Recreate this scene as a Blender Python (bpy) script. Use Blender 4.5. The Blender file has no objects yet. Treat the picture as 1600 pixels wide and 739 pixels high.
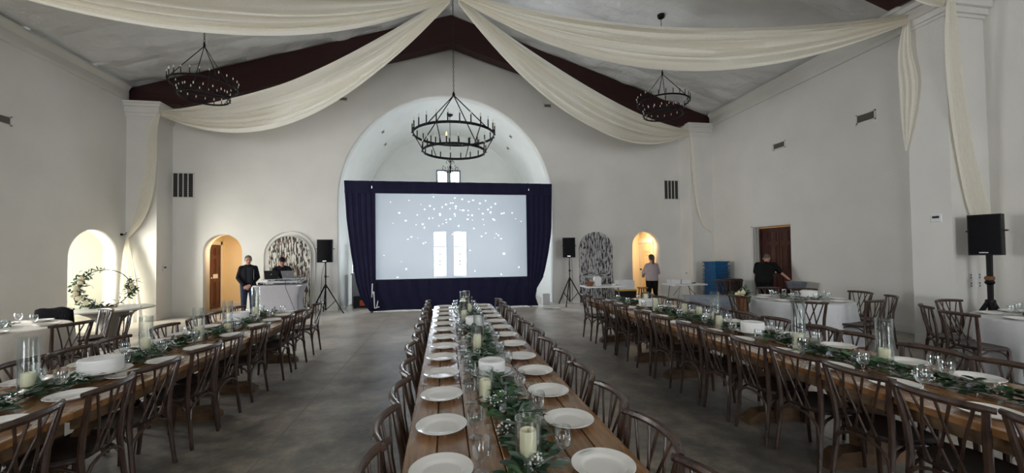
import bpy, bmesh, math, random
from mathutils import Vector, Matrix, Euler
PI = math.pi
sc = bpy.context.scene
COL = sc.collection
R = random.Random(7)

# ------------------------------------------------------------------ camera
F, PPX, PPY = 625.0, 800.0, 382.0
YAW, PITCH, ROLL = math.radians(9.62), math.radians(1.34), math.radians(0.75)
fw = Vector((math.sin(YAW)*math.cos(PITCH), math.cos(YAW)*math.cos(PITCH), math.sin(PITCH)))
rt0 = Vector((math.cos(YAW), -math.sin(YAW), 0)); up0 = rt0.cross(fw)
rt = rt0*math.cos(ROLL) - up0*math.sin(ROLL); up = up0*math.cos(ROLL) + rt0*math.sin(ROLL)
cd = bpy.data.cameras.new('camera'); cam = bpy.data.objects.new('camera', cd); COL.objects.link(cam)
cd.sensor_width = 36.0; cd.lens = 36.0*F/1600.0; cd.clip_start = 0.05; cd.clip_end = 200
cd.shift_x = 0.0; cd.shift_y = (PPY-369.5)/1600.0
cam.matrix_world = Matrix(((rt.x, up.x, -fw.x, 0), (rt.y, up.y, -fw.y, 0), (rt.z, up.z, -fw.z, 1.70), (0, 0, 0, 1)))
sc.camera = cam

# ------------------------------------------------------------------ light and exposure
sc.view_settings.view_transform = 'Standard'; sc.view_settings.look = 'None'
sc.view_settings.gamma = 1.0; sc.view_settings.use_curve_mapping = False
sc.view_settings.exposure = 0.0
w = bpy.data.worlds.new('sky'); sc.world = w; w.use_nodes = True
w.node_tree.nodes['Background'].inputs[0].default_value = (0.88, 0.95, 1.0, 1)
w.node_tree.nodes['Background'].inputs[1].default_value = 5.0
def area(name, loc, direction, sx, sy, power, color=(1, 1, 1), spread=180):
    l = bpy.data.lights.new(name, 'AREA'); l.shape = 'RECTANGLE'; l.size = sx; l.size_y = sy
    l.energy = power; l.color = color; l.spread = math.radians(spread)
    o = bpy.data.objects.new(name, l); COL.objects.link(o); o.location = loc
    o.rotation_euler = Vector(direction).to_track_quat('-Z', 'Y').to_euler()
    return o
DAY = (1.0, 0.99, 0.975)
# daylight outside windows out of view, behind the camera and in both side walls
area('daylight_front_left', (-4.0, -6.5, 2.9), (0, 1, 0), 3.0, 4.2, 330, DAY)
area('daylight_front_right', (4.6, -6.5, 2.9), (0, 1, 0), 3.0, 4.2, 330, DAY)
area('added_daylight_left', (-9.2, 7.6, 1.9), (1, 0.1, -0.05), 2.4, 2.6, 520, DAY)  # added through an unseen window to brighten the far floor and right wall
area('daylight_side_right', (9.8, 0.0, 2.6), (-1, 0, 0), 3.4, 2.6, 20, DAY)
# daylight in the left wall niche, through its side window
area('daylight_niche', (-10.2, 10.75, 1.4), (1, 0.25, 0.0), 1.4, 2.3, 285, (1.0, 0.99, 0.90))
# daylight outside the apse windows
SKYC = (0.86, 0.94, 1.0)
area('daylight_apse_low', (0.25, 17.95, 1.75), (0, -1, 0), 1.7, 2.1, 700, SKYC)
area('daylight_apse_high', (0.2, 17.95, 4.95), (0, -1, 0), 1.2, 1.1, 90, SKYC)
area('daylight_apse_left', (-3.85, 16.0, 1.9), (1, 0, 0), 1.6, 2.0, 120, SKYC)
area('daylight_apse_right', (4.23, 16.0, 1.9), (-1, 0, 0), 1.6, 2.0, 120, SKYC)
# sky portals in the same openings
for p_, d_, a_, b_ in (((-4.0, -6.32, 2.9), (0, 1, 0), 3.0, 4.2), ((4.6, -6.32, 2.9), (0, 1, 0), 3.0, 4.2), ((-8.92, 7.6, 1.9), (1, 0, 0), 2.4, 2.6), ((9.6, 0.0, 2.6), (-1, 0, 0), 3.4, 2.6), ((0.25, 17.92, 1.75), (0, -1, 0), 1.5, 2.0), ((0.2, 17.92, 4.92), (0, -1, 0), 1.0, 0.9), ((-3.6, 16.0, 1.9), (1, 0, 0), 1.6, 2.0), ((3.98, 16.0, 1.9), (-1, 0, 0), 1.6, 2.0)):
    area('sky_portal', p_, d_, a_, b_, 1).data.cycles.is_portal = True
# warm lamps of the two passages and the room behind the double door
WARM = (1.0, 0.75, 0.48)
area('lamp_passage_left', (-6.4, 13.95, 2.6), (0, 0.1, -1), 0.4, 0.4, 42, WARM)
area('lamp_passage_right', (7.3, 14.1, 2.6), (0, 0.1, -1), 0.4, 0.4, 42, WARM)
area('lamp_service_room', (10.6, 10.1, 2.6), (0, 0, -1), 0.4, 0.4, 25, WARM)

# ------------------------------------------------------------------ materials
def lin(c):
    return tuple((x/255/12.92 if x/255 <= 0.04045 else ((x/255+0.055)/1.055)**2.4) for x in c)
def mat(name, rgb, rough=0.6, metal=0.0, var=0.0, scale=8.0, bump=0.0, bdist=0.02, bscale=None, stretch=None, spec=0.5, coat=0.0, crough=0.15, emit=None, estr=0.0, rvar=0.0, rgb2=None, detail=4.0, sheen=0.0):
    m = bpy.data.materials.new(name); m.use_nodes = True
    nt = m.node_tree; b = nt.nodes['Principled BSDF']; c = lin(rgb)
    b.inputs['Base Color'].default_value = (*c, 1); b.inputs['Roughness'].default_value = rough
    b.inputs['Metallic'].default_value = metal; b.inputs['Specular IOR Level'].default_value = spec
    if coat: b.inputs['Coat Weight'].default_value = coat; b.inputs['Coat Roughness'].default_value = crough
    if emit:
        b.inputs['Emission Color'].default_value = (*lin(emit), 1); b.inputs['Emission Strength'].default_value = estr
    if var > 0 or rgb2 or bump > 0 or rvar > 0:
        tc = nt.nodes.new('ShaderNodeTexCoord'); mp = nt.nodes.new('ShaderNodeMapping')
        nt.links.new(tc.outputs['Object'], mp.inputs['Vector'])
        if stretch: mp.inputs['Scale'].default_value = stretch
        n = nt.nodes.new('ShaderNodeTexNoise'); n.inputs['Scale'].default_value = scale; n.inputs['Detail'].default_value = detail
        nt.links.new(mp.outputs['Vector'], n.inputs['Vector'])
        if var > 0 or rgb2:
            cr = nt.nodes.new('ShaderNodeValToRGB')
            cr.color_ramp.elements[0].position = 0.3; cr.color_ramp.elements[1].position = 0.7
            lo = lin(rgb2) if rgb2 else tuple(x*(1-var) for x in c); hi = c if rgb2 else tuple(min(1, x*(1+var)) for x in c)
            cr.color_ramp.elements[0].color = (*lo, 1); cr.color_ramp.elements[1].color = (*hi, 1)
            nt.links.new(n.outputs['Fac'], cr.inputs['Fac']); nt.links.new(cr.outputs['Color'], b.inputs['Base Color'])
        if rvar > 0:
            mr = nt.nodes.new('ShaderNodeMapRange'); mr.inputs['From Min'].default_value = 0.3; mr.inputs['From Max'].default_value = 0.7
            mr.inputs['To Min'].default_value = max(0.02, rough-rvar); mr.inputs['To Max'].default_value = rough+rvar
            nt.links.new(n.outputs['Fac'], mr.inputs['Value']); nt.links.new(mr.outputs['Result'], b.inputs['Roughness'])
        if bump > 0:
            n2 = nt.nodes.new('ShaderNodeTexNoise'); n2.inputs['Scale'].default_value = bscale or scale; n2.inputs['Detail'].default_value = 5
            nt.links.new(mp.outputs['Vector'], n2.inputs['Vector'])
            bp = nt.nodes.new('ShaderNodeBump'); bp.inputs['Strength'].default_value = bump; bp.inputs['Distance'].default_value = bdist
            nt.links.new(n2.outputs['Fac'], bp.inputs['Height']); nt.links.new(bp.outputs['Normal'], b.inputs['Normal'])
    return m
def glass_mat(name, tint=(1, 1, 1), gloss=0.06, rough=0.02):
    m = bpy.data.materials.new(name); m.use_nodes = True; nt = m.node_tree
    for n in list(nt.nodes): nt.nodes.remove(n)
    out = nt.nodes.new('ShaderNodeOutputMaterial'); mx = nt.nodes.new('ShaderNodeMixShader')
    t = nt.nodes.new('ShaderNodeBsdfTransparent'); t.inputs[0].default_value = (*tint, 1)
    g = nt.nodes.new('ShaderNodeBsdfGlossy'); g.inputs['Roughness'].default_value = rough; g.inputs[0].default_value = (0.9, 0.95, 0.97, 1)
    lw = nt.nodes.new('ShaderNodeLayerWeight'); lw.inputs['Blend'].default_value = 0.35
    mr = nt.nodes.new('ShaderNodeMapRange'); mr.inputs['To Min'].default_value = gloss; mr.inputs['To Max'].default_value = 0.62
    nt.links.new(lw.outputs['Facing'], mr.inputs['Value']); nt.links.new(mr.outputs['Result'], mx.inputs['Fac'])
    nt.links.new(t.outputs[0], mx.inputs[1]); nt.links.new(g.outputs[0], mx.inputs[2]); nt.links.new(mx.outputs[0], out.inputs['Surface'])
    return m
def cloth_mat(name, rgb, trans=0.35, rough=0.9, var=0.04, scale=30):
    m = mat(name, rgb, rough, var=var, scale=scale); nt = m.node_tree; b = nt.nodes['Principled BSDF']
    t = nt.nodes.new('ShaderNodeBsdfTranslucent'); t.inputs[0].default_value = (*lin(rgb), 1)
    mx = nt.nodes.new('ShaderNodeMixShader'); mx.inputs['Fac'].default_value = trans
    nt.links.new(b.outputs[0], mx.inputs[1]); nt.links.new(t.outputs[0], mx.inputs[2])
    nt.links.new(mx.outputs[0], nt.nodes['Material Output'].inputs['Surface'])
    return m
M = {}
M['wall'] = mat('white_plaster', (222, 219, 212), 0.75, var=0.035, scale=1.2, bump=0.15, bscale=35, spec=0.2)
M['niche'] = mat('niche_plaster', (226, 226, 216), 0.75, spec=0.2)
M['apse'] = mat('apse_plaster', (228, 228, 222), 0.65, var=0.03, scale=1.5, spec=0.3)
M['trim'] = mat('white_trim', (216, 214, 206), 0.5, var=0.03, scale=2)
M['ceil'] = mat('ceiling_vinyl', (224, 224, 222), 0.33, var=0.05, scale=1.5, bump=1.0, bdist=0.07, bscale=3.0, stretch=(1, 1, 1))
M['beam'] = mat('dark_red_timber', (52, 26, 24), 0.5, var=0.25, scale=3, stretch=(0.3, 4, 8), bump=0.2, bscale=6, spec=0.3)
M['black'] = mat('black_iron', (22, 21, 22), 0.45, 0.6)
M['plastic'] = mat('black_plastic', (15, 15, 17), 0.5, spec=0.3, var=0.1, scale=40)
M['grille'] = mat('speaker_grille', (11, 11, 14), 0.7, spec=0.2, bump=0.4, bscale=160)
M['chair'] = mat('weathered_dark_wood', (80, 56, 42), 0.36, rgb2=(42, 29, 22), scale=6, stretch=(4, 4, 1.2), bump=0.15, bscale=25, rvar=0.1, coat=0.2, crough=0.22)
M['seat'] = mat('dark_seat_wood', (66, 54, 48), 0.4, rgb2=(44, 34, 30), scale=5, stretch=(1, 6, 1), rvar=0.08)
M['table'] = mat('farm_table_wood', (160, 112, 66), 0.24, rgb2=(108, 72, 40), scale=3.0, stretch=(9, 0.7, 3), bump=0.12, bscale=8, rvar=0.08, detail=8, coat=0.7, crough=0.16)
M['table2'] = mat('farm_table_wood_light', (170, 122, 74), 0.26, rgb2=(122, 84, 48), scale=3.0, stretch=(9, 0.7, 3), bump=0.12, bscale=8, rvar=0.08, detail=8, coat=0.7, crough=0.16)
M['tleg'] = mat('farm_table_leg_wood', (116, 88, 60), 0.5, rgb2=(76, 56, 37), scale=3, stretch=(2, 2, 6))
M['china'] = mat('white_china', (240, 236, 228), 0.1, spec=0.6)
M['cake'] = mat('white_buttercream', (232, 230, 226), 0.55, var=0.02, scale=6, bump=0.3, bscale=9, stretch=(1, 1, 12))
M['glass'] = glass_mat('clear_glass', (0.97, 0.985, 0.98), 0.07)
M['goblet'] = glass_mat('goblet_glass', (0.985, 0.99, 0.99), 0.05, 0.0)
M['pane'] = glass_mat('window_glass', (0.97, 0.98, 1), 0.04)
M['wax'] = mat('cream_wax', (238, 230, 196), 0.45, var=0.03, scale=5); M['wax'].node_tree.nodes['Principled BSDF'].inputs['Subsurface Weight'].default_value = 0.15
M['wick'] = mat('dark_wick', (40, 34, 28), 0.9)
M['leaf'] = mat('dark_green_leaf', (44, 68, 44), 0.4, var=0.45, scale=9)
M['leaf2'] = mat('fresh_green_leaf', (62, 96, 56), 0.38, var=0.35, scale=9)
M['leaf3'] = mat('dusty_green_leaf', (88, 106, 92), 0.45, var=0.3, scale=9)
M['flower'] = mat('white_tiny_flower', (232, 230, 226), 0.7)
M['rose'] = mat('cream_rose', (222, 208, 170), 0.7, var=0.1, scale=20)
M['stem'] = mat('green_stem', (70, 88, 60), 0.6)
M['card'] = mat('white_label', (226, 224, 236), 0.6)
M['linen'] = mat('white_linen', (214, 214, 214), 0.85, var=0.03, scale=20, spec=0.15)
M['stretch'] = mat('grey_stretch_cloth', (172, 168, 170), 0.6, var=0.03, scale=8, spec=0.3)
M['linen_warm'] = mat('ivory_linen', (206, 198, 184), 0.85, var=0.03, scale=20, spec=0.15)
M['drape'] = cloth_mat('ivory_voile', (246, 241, 228), 0.4)
M['navy'] = mat('navy_drape', (28, 27, 54), 0.8, var=0.12, scale=5, spec=0.2)
M['chrome'] = mat('bright_metal', (200, 202, 206), 0.25, 1.0)
M['silver'] = mat('silver_plastic', (164, 166, 170), 0.4, 0.3)
M['lapgrey'] = mat('grey_laptop', (120, 120, 122), 0.4, 0.5)
M['white'] = mat('white_plastic', (222, 222, 222), 0.4)
M['vent'] = mat('grey_vent_metal', (110, 106, 100), 0.5, 0.2)
M['ventmid'] = mat('mid_grey_vent', (84, 82, 78), 0.8)  # mid grey of the vent backings and fine louvres
M['ventdark'] = mat('dark_vent_gap', (44, 41, 40), 0.8)
M['door'] = mat('brown_panel_door', (96, 50, 34), 0.4, rgb2=(62, 30, 20), scale=3, stretch=(6, 6, 0.8))
M['doordark'] = mat('dark_mahogany_door', (78, 36, 30), 0.4, rgb2=(54, 22, 20), scale=3, stretch=(6, 6, 0.8))
M['cream_door'] = mat('cream_door', (226, 206, 170), 0.5)
M['passage'] = mat('cream_passage_wall', (228, 210, 174), 0.7)
M['blue'] = mat('blue_crate_plastic', (0, 90, 142), 0.4, var=0.12, scale=6)
M['tote'] = mat('frosted_grey_plastic', (150, 158, 170), 0.3, var=0.15, scale=14, bump=0.6, bscale=30)
M['grey'] = mat('grey_tub_plastic', (94, 98, 104), 0.45, var=0.06, scale=8)
M['yellow'] = mat('yellow_lid', (196, 156, 40), 0.5)
M['stool'] = mat('light_stool_wood', (150, 112, 72), 0.5, var=0.15, scale=4, stretch=(1, 1, 8))
M['basket'] = mat('brown_wicker', (120, 78, 48), 0.7, var=0.3, scale=40)
M['stone'] = mat('grey_pedestal', (128, 122, 110), 0.7, var=0.08, scale=4)
M['tiletop'] = mat('pale_table_top', (186, 182, 168), 0.35, var=0.05, scale=4)
M['skin'] = mat('skin', (186, 138, 116), 0.55, var=0.06, scale=20)
M['skin2'] = mat('skin_ruddy', (172, 118, 98), 0.55, var=0.06, scale=20)
M['jacket'] = mat('black_jacket', (20, 20, 25), 0.8, var=0.15, scale=12, spec=0.2)
M['greyshirt'] = mat('charcoal_shirt', (44, 45, 50), 0.85, spec=0.2)
M['tee'] = mat('black_tee', (18, 18, 20), 0.85, var=0.12, scale=12, spec=0.2)
M['jeans'] = mat('dark_blue_jeans', (40, 50, 68), 0.85, var=0.2, scale=30, spec=0.2)
M['leggings'] = mat('black_leggings', (16, 16, 18), 0.75, spec=0.2)
M['sweater'] = mat('mauve_grey_sweater', (166, 152, 152), 0.9, var=0.06, scale=40, bump=0.3, bscale=90, spec=0.1)
M['hairgrey'] = mat('short_grey_hair', (96, 86, 78), 0.7, var=0.2, scale=60)
M['hairbrown'] = mat('dark_brown_hair', (50, 34, 28), 0.5, var=0.25, scale=50)
M['shoe'] = mat('dark_shoe', (24, 22, 22), 0.5)
M['eye'] = mat('eye_dark', (30, 24, 22), 0.2)
M['lip'] = mat('lip', (140, 84, 76), 0.5)
M['fur'] = mat('black_wool', (17, 15, 17), 0.95, bump=0.8, bscale=60, spec=0.1)
M['bulb'] = mat('frosted_bulb', (232, 228, 214), 0.3)
M['litbulb'] = mat('lit_bulb', (255, 214, 150), 0.3, emit=(255, 176, 90), estr=5)
M['ember'] = mat('ember_glow', (120, 60, 40), 0.6)
M['picture'] = mat('dark_picture', (52, 54, 60), 0.3, var=0.4, scale=6)
M['cabinet'] = mat('grey_painted_cabinet', (124, 128, 130), 0.5, var=0.1, scale=5)
M['apple'] = mat('pale_emblem', (170, 172, 174), 0.3)

# floor: polished, stained concrete
def floor_mat():
    m = bpy.data.materials.new('polished_concrete'); m.use_nodes = True; nt = m.node_tree; b = nt.nodes['Principled BSDF']
    tc = nt.nodes.new('ShaderNodeTexCoord')
    def noise(s, d, rgh=0.55):
        n = nt.nodes.new('ShaderNodeTexNoise'); n.inputs['Scale'].default_value = s; n.inputs['Detail'].default_value = d; n.inputs['Roughness'].default_value = rgh
        nt.links.new(tc.outputs['Object'], n.inputs['Vector']); return n
    a = noise(0.8, 9, 0.68); c = noise(4.0, 12, 0.78)
    r1 = nt.nodes.new('ShaderNodeValToRGB'); r1.color_ramp.elements[0].position = 0.38; r1.color_ramp.elements[1].position = 0.62
    r1.color_ramp.elements[0].color = (*lin((25, 23, 19)), 1); r1.color_ramp.elements[1].color = (*lin((122, 113, 99)), 1)
    r2 = nt.nodes.new('ShaderNodeValToRGB'); r2.color_ramp.elements[0].position = 0.42; r2.color_ramp.elements[1].position = 0.6
    r2.color_ramp.elements[0].color = (0.3, 0.3, 0.3, 1); r2.color_ramp.elements[1].color = (1.6, 1.56, 1.5, 1)
    mx = nt.nodes.new('ShaderNodeMix'); mx.data_type = 'RGBA'; mx.blend_type = 'MULTIPLY'; mx.inputs['Factor'].default_value = 1.0
    nt.links.new(a.outputs['Fac'], r1.inputs['Fac']); nt.links.new(c.outputs['Fac'], r2.inputs['Fac'])
    nt.links.new(r1.outputs['Color'], mx.inputs['A']); nt.links.new(r2.outputs['Color'], mx.inputs['B'])
    nt.links.new(mx.outputs['Result'], b.inputs['Base Color'])
    mr = nt.nodes.new('ShaderNodeMapRange'); mr.inputs['From Min'].default_value = 0.35; mr.inputs['From Max'].default_value = 0.65
    b.inputs['Coat Weight'].default_value = 0.8; b.inputs['Coat Roughness'].default_value = 0.34; b.inputs['Coat IOR'].default_value = 1.7
    b.inputs['Sheen Weight'].default_value = 0.42; b.inputs['Sheen Tint'].default_value = (1, 0.93, 0.84, 1); b.inputs['Coat Tint'].default_value = (1, 0.97, 0.92, 1); b.inputs['Sheen Roughness'].default_value = 0.35
    mr.inputs['To Min'].default_value = 0.3; mr.inputs['To Max'].default_value = 0.5
    nt.links.new(c.outputs['Fac'], mr.inputs['Value']); nt.links.new(mr.outputs['Result'], b.inputs['Roughness'])
    cw = nt.nodes.new('ShaderNodeMapRange'); cw.inputs['From Min'].default_value = 0.36; cw.inputs['From Max'].default_value = 0.64; cw.inputs['To Min'].default_value = 0.15; cw.inputs['To Max'].default_value = 1.0
    nt.links.new(a.outputs['Fac'], cw.inputs['Value']); nt.links.new(cw.outputs['Result'], b.inputs['Coat Weight'])
    bp = nt.nodes.new('ShaderNodeBump'); bp.inputs['Strength'].default_value = 0.12; bp.inputs['Distance'].default_value = 0.02
    nt.links.new(c.outputs['Fac'], bp.inputs['Height']); nt.links.new(bp.outputs['Normal'], b.inputs['Normal'])
    return m
M['floor'] = floor_mat()

# screen: a translucent projection sheet, lit by the projector, with the window shining through
def screen_mat():
    m = bpy.data.materials.new('projection_screen'); m.use_nodes = True; nt = m.node_tree
    for n in list(nt.nodes): nt.nodes.remove(n)
    out = nt.nodes.new('ShaderNodeOutputMaterial')
    d = nt.nodes.new('ShaderNodeBsdfDiffuse'); d.inputs[0].default_value = (0.5, 0.5, 0.5, 1)
    t = nt.nodes.new('ShaderNodeBsdfTranslucent'); t.inputs[0].default_value = (0.85, 0.87, 0.9, 1)
    tr = nt.nodes.new('ShaderNodeBsdfTransparent'); tr.inputs[0].default_value = (1, 1, 1, 1)
    e = nt.nodes.new('ShaderNodeEmission'); e.inputs[1].default_value = 1.0
    n = nt.nodes.new('ShaderNodeTexNoise'); n.inputs['Scale'].default_value = 0.6; n.inputs['Detail'].default_value = 1
    tc = nt.nodes.new('ShaderNodeTexCoord'); nt.links.new(tc.outputs['Object'], n.inputs['Vector'])
    cr = nt.nodes.new('ShaderNodeValToRGB')
    cr.color_ramp.elements[0].position = 0.3; cr.color_ramp.elements[0].color = (0.05, 0.085, 0.135, 1)
    cr.color_ramp.elements[1].position = 0.7; cr.color_ramp.elements[1].color = (0.07, 0.105, 0.155, 1)
    nt.links.new(n.outputs['Fac'], cr.inputs['Fac']); nt.links.new(cr.outputs['Color'], e.inputs[0])
    a = nt.nodes.new('ShaderNodeMixShader'); a.inputs['Fac'].default_value = 0.2
    b = nt.nodes.new('ShaderNodeMixShader'); b.inputs['Fac'].default_value = 0.26
    ad = nt.nodes.new('ShaderNodeAddShader')
    nt.links.new(d.outputs[0], a.inputs[1]); nt.links.new(t.outputs[0], a.inputs[2])
    nt.links.new(a.outputs[0], b.inputs[1]); nt.links.new(tr.outputs[0], b.inputs[2])
    nt.links.new(b.outputs[0], ad.inputs[0]); nt.links.new(e.outputs[0], ad.inputs[1]); nt.links.new(ad.outputs[0], out.inputs['Surface'])
    return m
M['screen'] = screen_mat()
M['spark'] = mat('projected_spark', (240, 245, 255), 0.5, emit=(240, 246, 255), estr=1.3)

# painted doors: brush strokes of white over dark boards
def stroke_mat(name, light, dark, brown, vert, thr):
    m = mat(name, light, 0.7); nt = m.node_tree; b = nt.nodes['Principled BSDF']
    tc = nt.nodes.new('ShaderNodeTexCoord'); mp = nt.nodes.new('ShaderNodeMapping')
    mp.inputs['Scale'].default_value = (24, 24, 5) if vert else (5, 5, 28)
    mp.inputs['Rotation'].default_value = (0, 0.12, 0)
    nt.links.new(tc.outputs['Object'], mp.inputs['Vector'])
    n = nt.nodes.new('ShaderNodeTexNoise'); n.inputs['Scale'].default_value = 1.0; n.inputs['Detail'].default_value = 1.5; n.inputs['Distortion'].default_value = 0.6
    nt.links.new(mp.outputs['Vector'], n.inputs['Vector'])
    cr = nt.nodes.new('ShaderNodeValToRGB'); cr.color_ramp.elements[0].position = thr-0.02; cr.color_ramp.elements[1].position = thr+0.02
    cr.color_ramp.elements[1].color = (*lin(light), 1); cr.color_ramp.elements[0].color = (*lin(dark), 1)
    n2 = nt.nodes.new('ShaderNodeTexNoise'); n2.inputs['Scale'].default_value = 2.2
    nt.links.new(tc.outputs['Object'], n2.inputs['Vector'])
    cr2 = nt.nodes.new('ShaderNodeValToRGB'); cr2.color_ramp.elements[0].position = 0.5; cr2.color_ramp.elements[1].position = 0.62
    cr2.color_ramp.elements[0].color = (*lin(dark), 1); cr2.color_ramp.elements[1].color = (*lin(brown), 1)
    nt.links.new(n2.outputs['Fac'], cr2.inputs['Fac'])
    mx = nt.nodes.new('ShaderNodeMix'); mx.data_type = 'RGBA'
    nt.links.new(cr.outputs['Alpha'], mx.inputs['Factor'])
    gt = nt.nodes.new('ShaderNodeMath'); gt.operation = 'GREATER_THAN'; gt.inputs[1].default_value = thr
    nt.links.new(n.outputs['Fac'], gt.inputs[0]); nt.links.new(gt.outputs[0], mx.inputs['Factor'])
    nt.links.new(cr2.outputs['Color'], mx.inputs['A']); mx.inputs['B'].default_value = (*lin(light), 1)
    nt.links.new(mx.outputs['Result'], b.inputs['Base Color'])
    return m
M['strokeL'] = stroke_mat('white_brushed_boards', (218, 214, 202), (66, 58, 54), (104, 76, 62), True, 0.5)
M['strokeLh'] = stroke_mat('white_brushed_rail', (218, 214, 202), (66, 58, 54), (104, 76, 62), False, 0.5)
M['strokeR'] = stroke_mat('grey_brushed_boards', (186, 184, 182), (44, 44, 50), (60, 58, 62), True, 0.47)
M['strokeRh'] = stroke_mat('grey_brushed_rail', (186, 184, 182), (44, 44, 50), (60, 58, 62), False, 0.47)

# ------------------------------------------------------------------ mesh helpers
class MB:
    def __init__(s): s.v = []; s.f = []
    def add(s, vs, fs, mtx=None):
        o = len(s.v)
        for p in vs: s.v.append(tuple(mtx @ Vector(p)) if mtx else tuple(p))
        for q in fs: s.f.append(tuple(i+o for i in q))
        return s
    def box(s, cx, cy, cz, sx, sy, sz, rz=0.0, mtx=None):
        c, n = math.cos(rz), math.sin(rz); vs = []
        for dz in (-.5, .5):
            for dx, dy in ((-.5, -.5), (.5, -.5), (.5, .5), (-.5, .5)):
                x, y = dx*sx, dy*sy; vs.append((cx+x*c-y*n, cy+x*n+y*c, cz+dz*sz))
        return s.add(vs, [(3, 2, 1, 0), (4, 5, 6, 7), (0, 1, 5, 4), (1, 2, 6, 5), (2, 3, 7, 6), (3, 0, 4, 7)], mtx)
    def bb(s, x0, x1, y0, y1, z0, z1): return s.box((x0+x1)/2, (y0+y1)/2, (z0+z1)/2, x1-x0, y1-y0, z1-z0)
    def frus(s, c, a, b, z0, z1, n=4):   # frustum: half sizes a at z0, b at z1
        vs = [(c[0]+dx*a[0], c[1]+dy*a[1], z0) for dx, dy in ((-1, -1), (1, -1), (1, 1), (-1, 1))] + [(c[0]+dx*b[0], c[1]+dy*b[1], z1) for dx, dy in ((-1, -1), (1, -1), (1, 1), (-1, 1))]
        return s.add(vs, [(3, 2, 1, 0), (4, 5, 6, 7), (0, 1, 5, 4), (1, 2, 6, 5), (2, 3, 7, 6), (3, 0, 4, 7)])
    def tube(s, pts, r, n=8, closed=False, cap=True, flat=1.0, upv=None):
        pts = [Vector(p) for p in pts]; m = len(pts); rs = r if isinstance(r, (list, tuple)) else [r]*m
        vs = []; a = None
        for i in range(m):
            if closed: t = pts[(i+1) % m]-pts[i-1]
            else: t = pts[min(i+1, m-1)]-pts[max(i-1, 0)]
            t.normalize()
            if upv is not None: a = Vector(upv)
            elif a is None: a = Vector((0, 0, 1)) if abs(t.z) < 0.9 else Vector((1, 0, 0))
            a = (a - t*a.dot(t)); a.normalize(); b = t.cross(a)
            for k in range(n):
                th = 2*PI*k/n; vs.append(pts[i] + a*(math.cos(th)*rs[i]) + b*(math.sin(th)*rs[i]*flat))
        fs = []
        for i in range(m if closed else m-1):
            j = (i+1) % m
            for k in range(n): fs.append((i*n+k, i*n+(k+1) % n, j*n+(k+1) % n, j*n+k))
        if cap and not closed: fs.append(tuple(range(n-1, -1, -1))); fs.append(tuple((m-1)*n+k for k in range(n)))
        return s.add(vs, fs)
    def lathe(s, prof, n=24, c=(0, 0, 0), cap0=True, cap1=True, wave=None, mtx=None):
        vs = []
        for j, (r, z) in enumerate(prof):
            for k in range(n):
                th = 2*PI*k/n; rr = r*(1+(wave(j, th) if wave else 0)); vs.append((c[0]+rr*math.cos(th), c[1]+rr*math.sin(th), c[2]+z))
        fs = []
        for j in range(len(prof)-1):
            for k in range(n): fs.append((j*n+k, j*n+(k+1) % n, (j+1)*n+(k+1) % n, (j+1)*n+k))
        if cap0: fs.append(tuple(range(n-1, -1, -1)))
        if cap1: fs.append(tuple((len(prof)-1)*n+k for k in range(n)))
        return s.add(vs, fs, mtx)
    def ball(s, c, rx, ry=None, rz=None, n=10, m=7, mtx=None):
        ry = ry or rx; rz = rz or rx; vs = [(c[0], c[1], c[2]-rz)]
        for j in range(1, m):
            ph = -PI/2+PI*j/m
            for k in range(n):
                th = 2*PI*k/n; vs.append((c[0]+rx*math.cos(ph)*math.cos(th), c[1]+ry*math.cos(ph)*math.sin(th), c[2]+rz*math.sin(ph)))
        vs.append((c[0], c[1], c[2]+rz)); L = len(vs)-1; fs = []
        for k in range(n): fs.append((0, 1+(k+1) % n, 1+k)); fs.append((L, 1+(m-2)*n+k, 1+(m-2)*n+(k+1) % n))
        for j in range(m-2):
            for k in range(n): fs.append((1+j*n+k, 1+j*n+(k+1) % n, 1+(j+1)*n+(k+1) % n, 1+(j+1)*n+k))
        return s.add(vs, fs, mtx)
    def prism(s, poly, axis, a, b):     # poly of 2-D points, extruded along axis from a to b
        def P(u, v, t): return {'x': (t, u, v), 'y': (u, t, v), 'z': (u, v, t)}[axis]
        n = len(poly); vs = [P(u, v, a) for u, v in poly]+[P(u, v, b) for u, v in poly]
        fs = [tuple(range(n-1, -1, -1)), tuple(range(n, 2*n))]+[(i, (i+1) % n, n+(i+1) % n, n+i) for i in range(n)]
        return s.add(vs, fs)
    def grid(s, fn, nu, nv):
        vs = [fn(i/nu, j/nv) for j in range(nv+1) for i in range(nu+1)]
        fs = [(j*(nu+1)+i, j*(nu+1)+i+1, (j+1)*(nu+1)+i+1, (j+1)*(nu+1)+i) for j in range(nv) for i in range(nu)]
        return s.add(vs, fs)
    def bar(s, p, q, w, h, upv=(0, 0, 1)):
        p, q = Vector(p), Vector(q); t = (q-p).normalized(); u = Vector(upv); u = (u-t*u.dot(t)).normalized(); b = t.cross(u)
        vs = [e+b*(i*w/2)+u*(j*h/2) for e in (p, q) for i, j in ((-1, -1), (1, -1), (1, 1), (-1, 1))]
        return s.add(vs, [(3, 2, 1, 0), (4, 5, 6, 7), (0, 1, 5, 4), (1, 2, 6, 5), (2, 3, 7, 6), (3, 0, 4, 7)])
    def mesh(s, name, m, smooth=35):
        me = bpy.data.meshes.new(name); me.from_pydata(s.v, [], s.f); 
        bm = bmesh.new(); bm.from_mesh(me); bmesh.ops.recalc_face_normals(bm, faces=bm.faces); bm.to_mesh(me); bm.free()
        if smooth:
            me.polygons.foreach_set('use_smooth', [True]*len(me.polygons)); me.set_sharp_from_angle(angle=math.radians(smooth))
        me.materials.append(m); return me
    def build(s, name, m, parent=None, smooth=35, loc=None):
        return ob(name, s.mesh(name, m, smooth), parent, loc)
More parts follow.
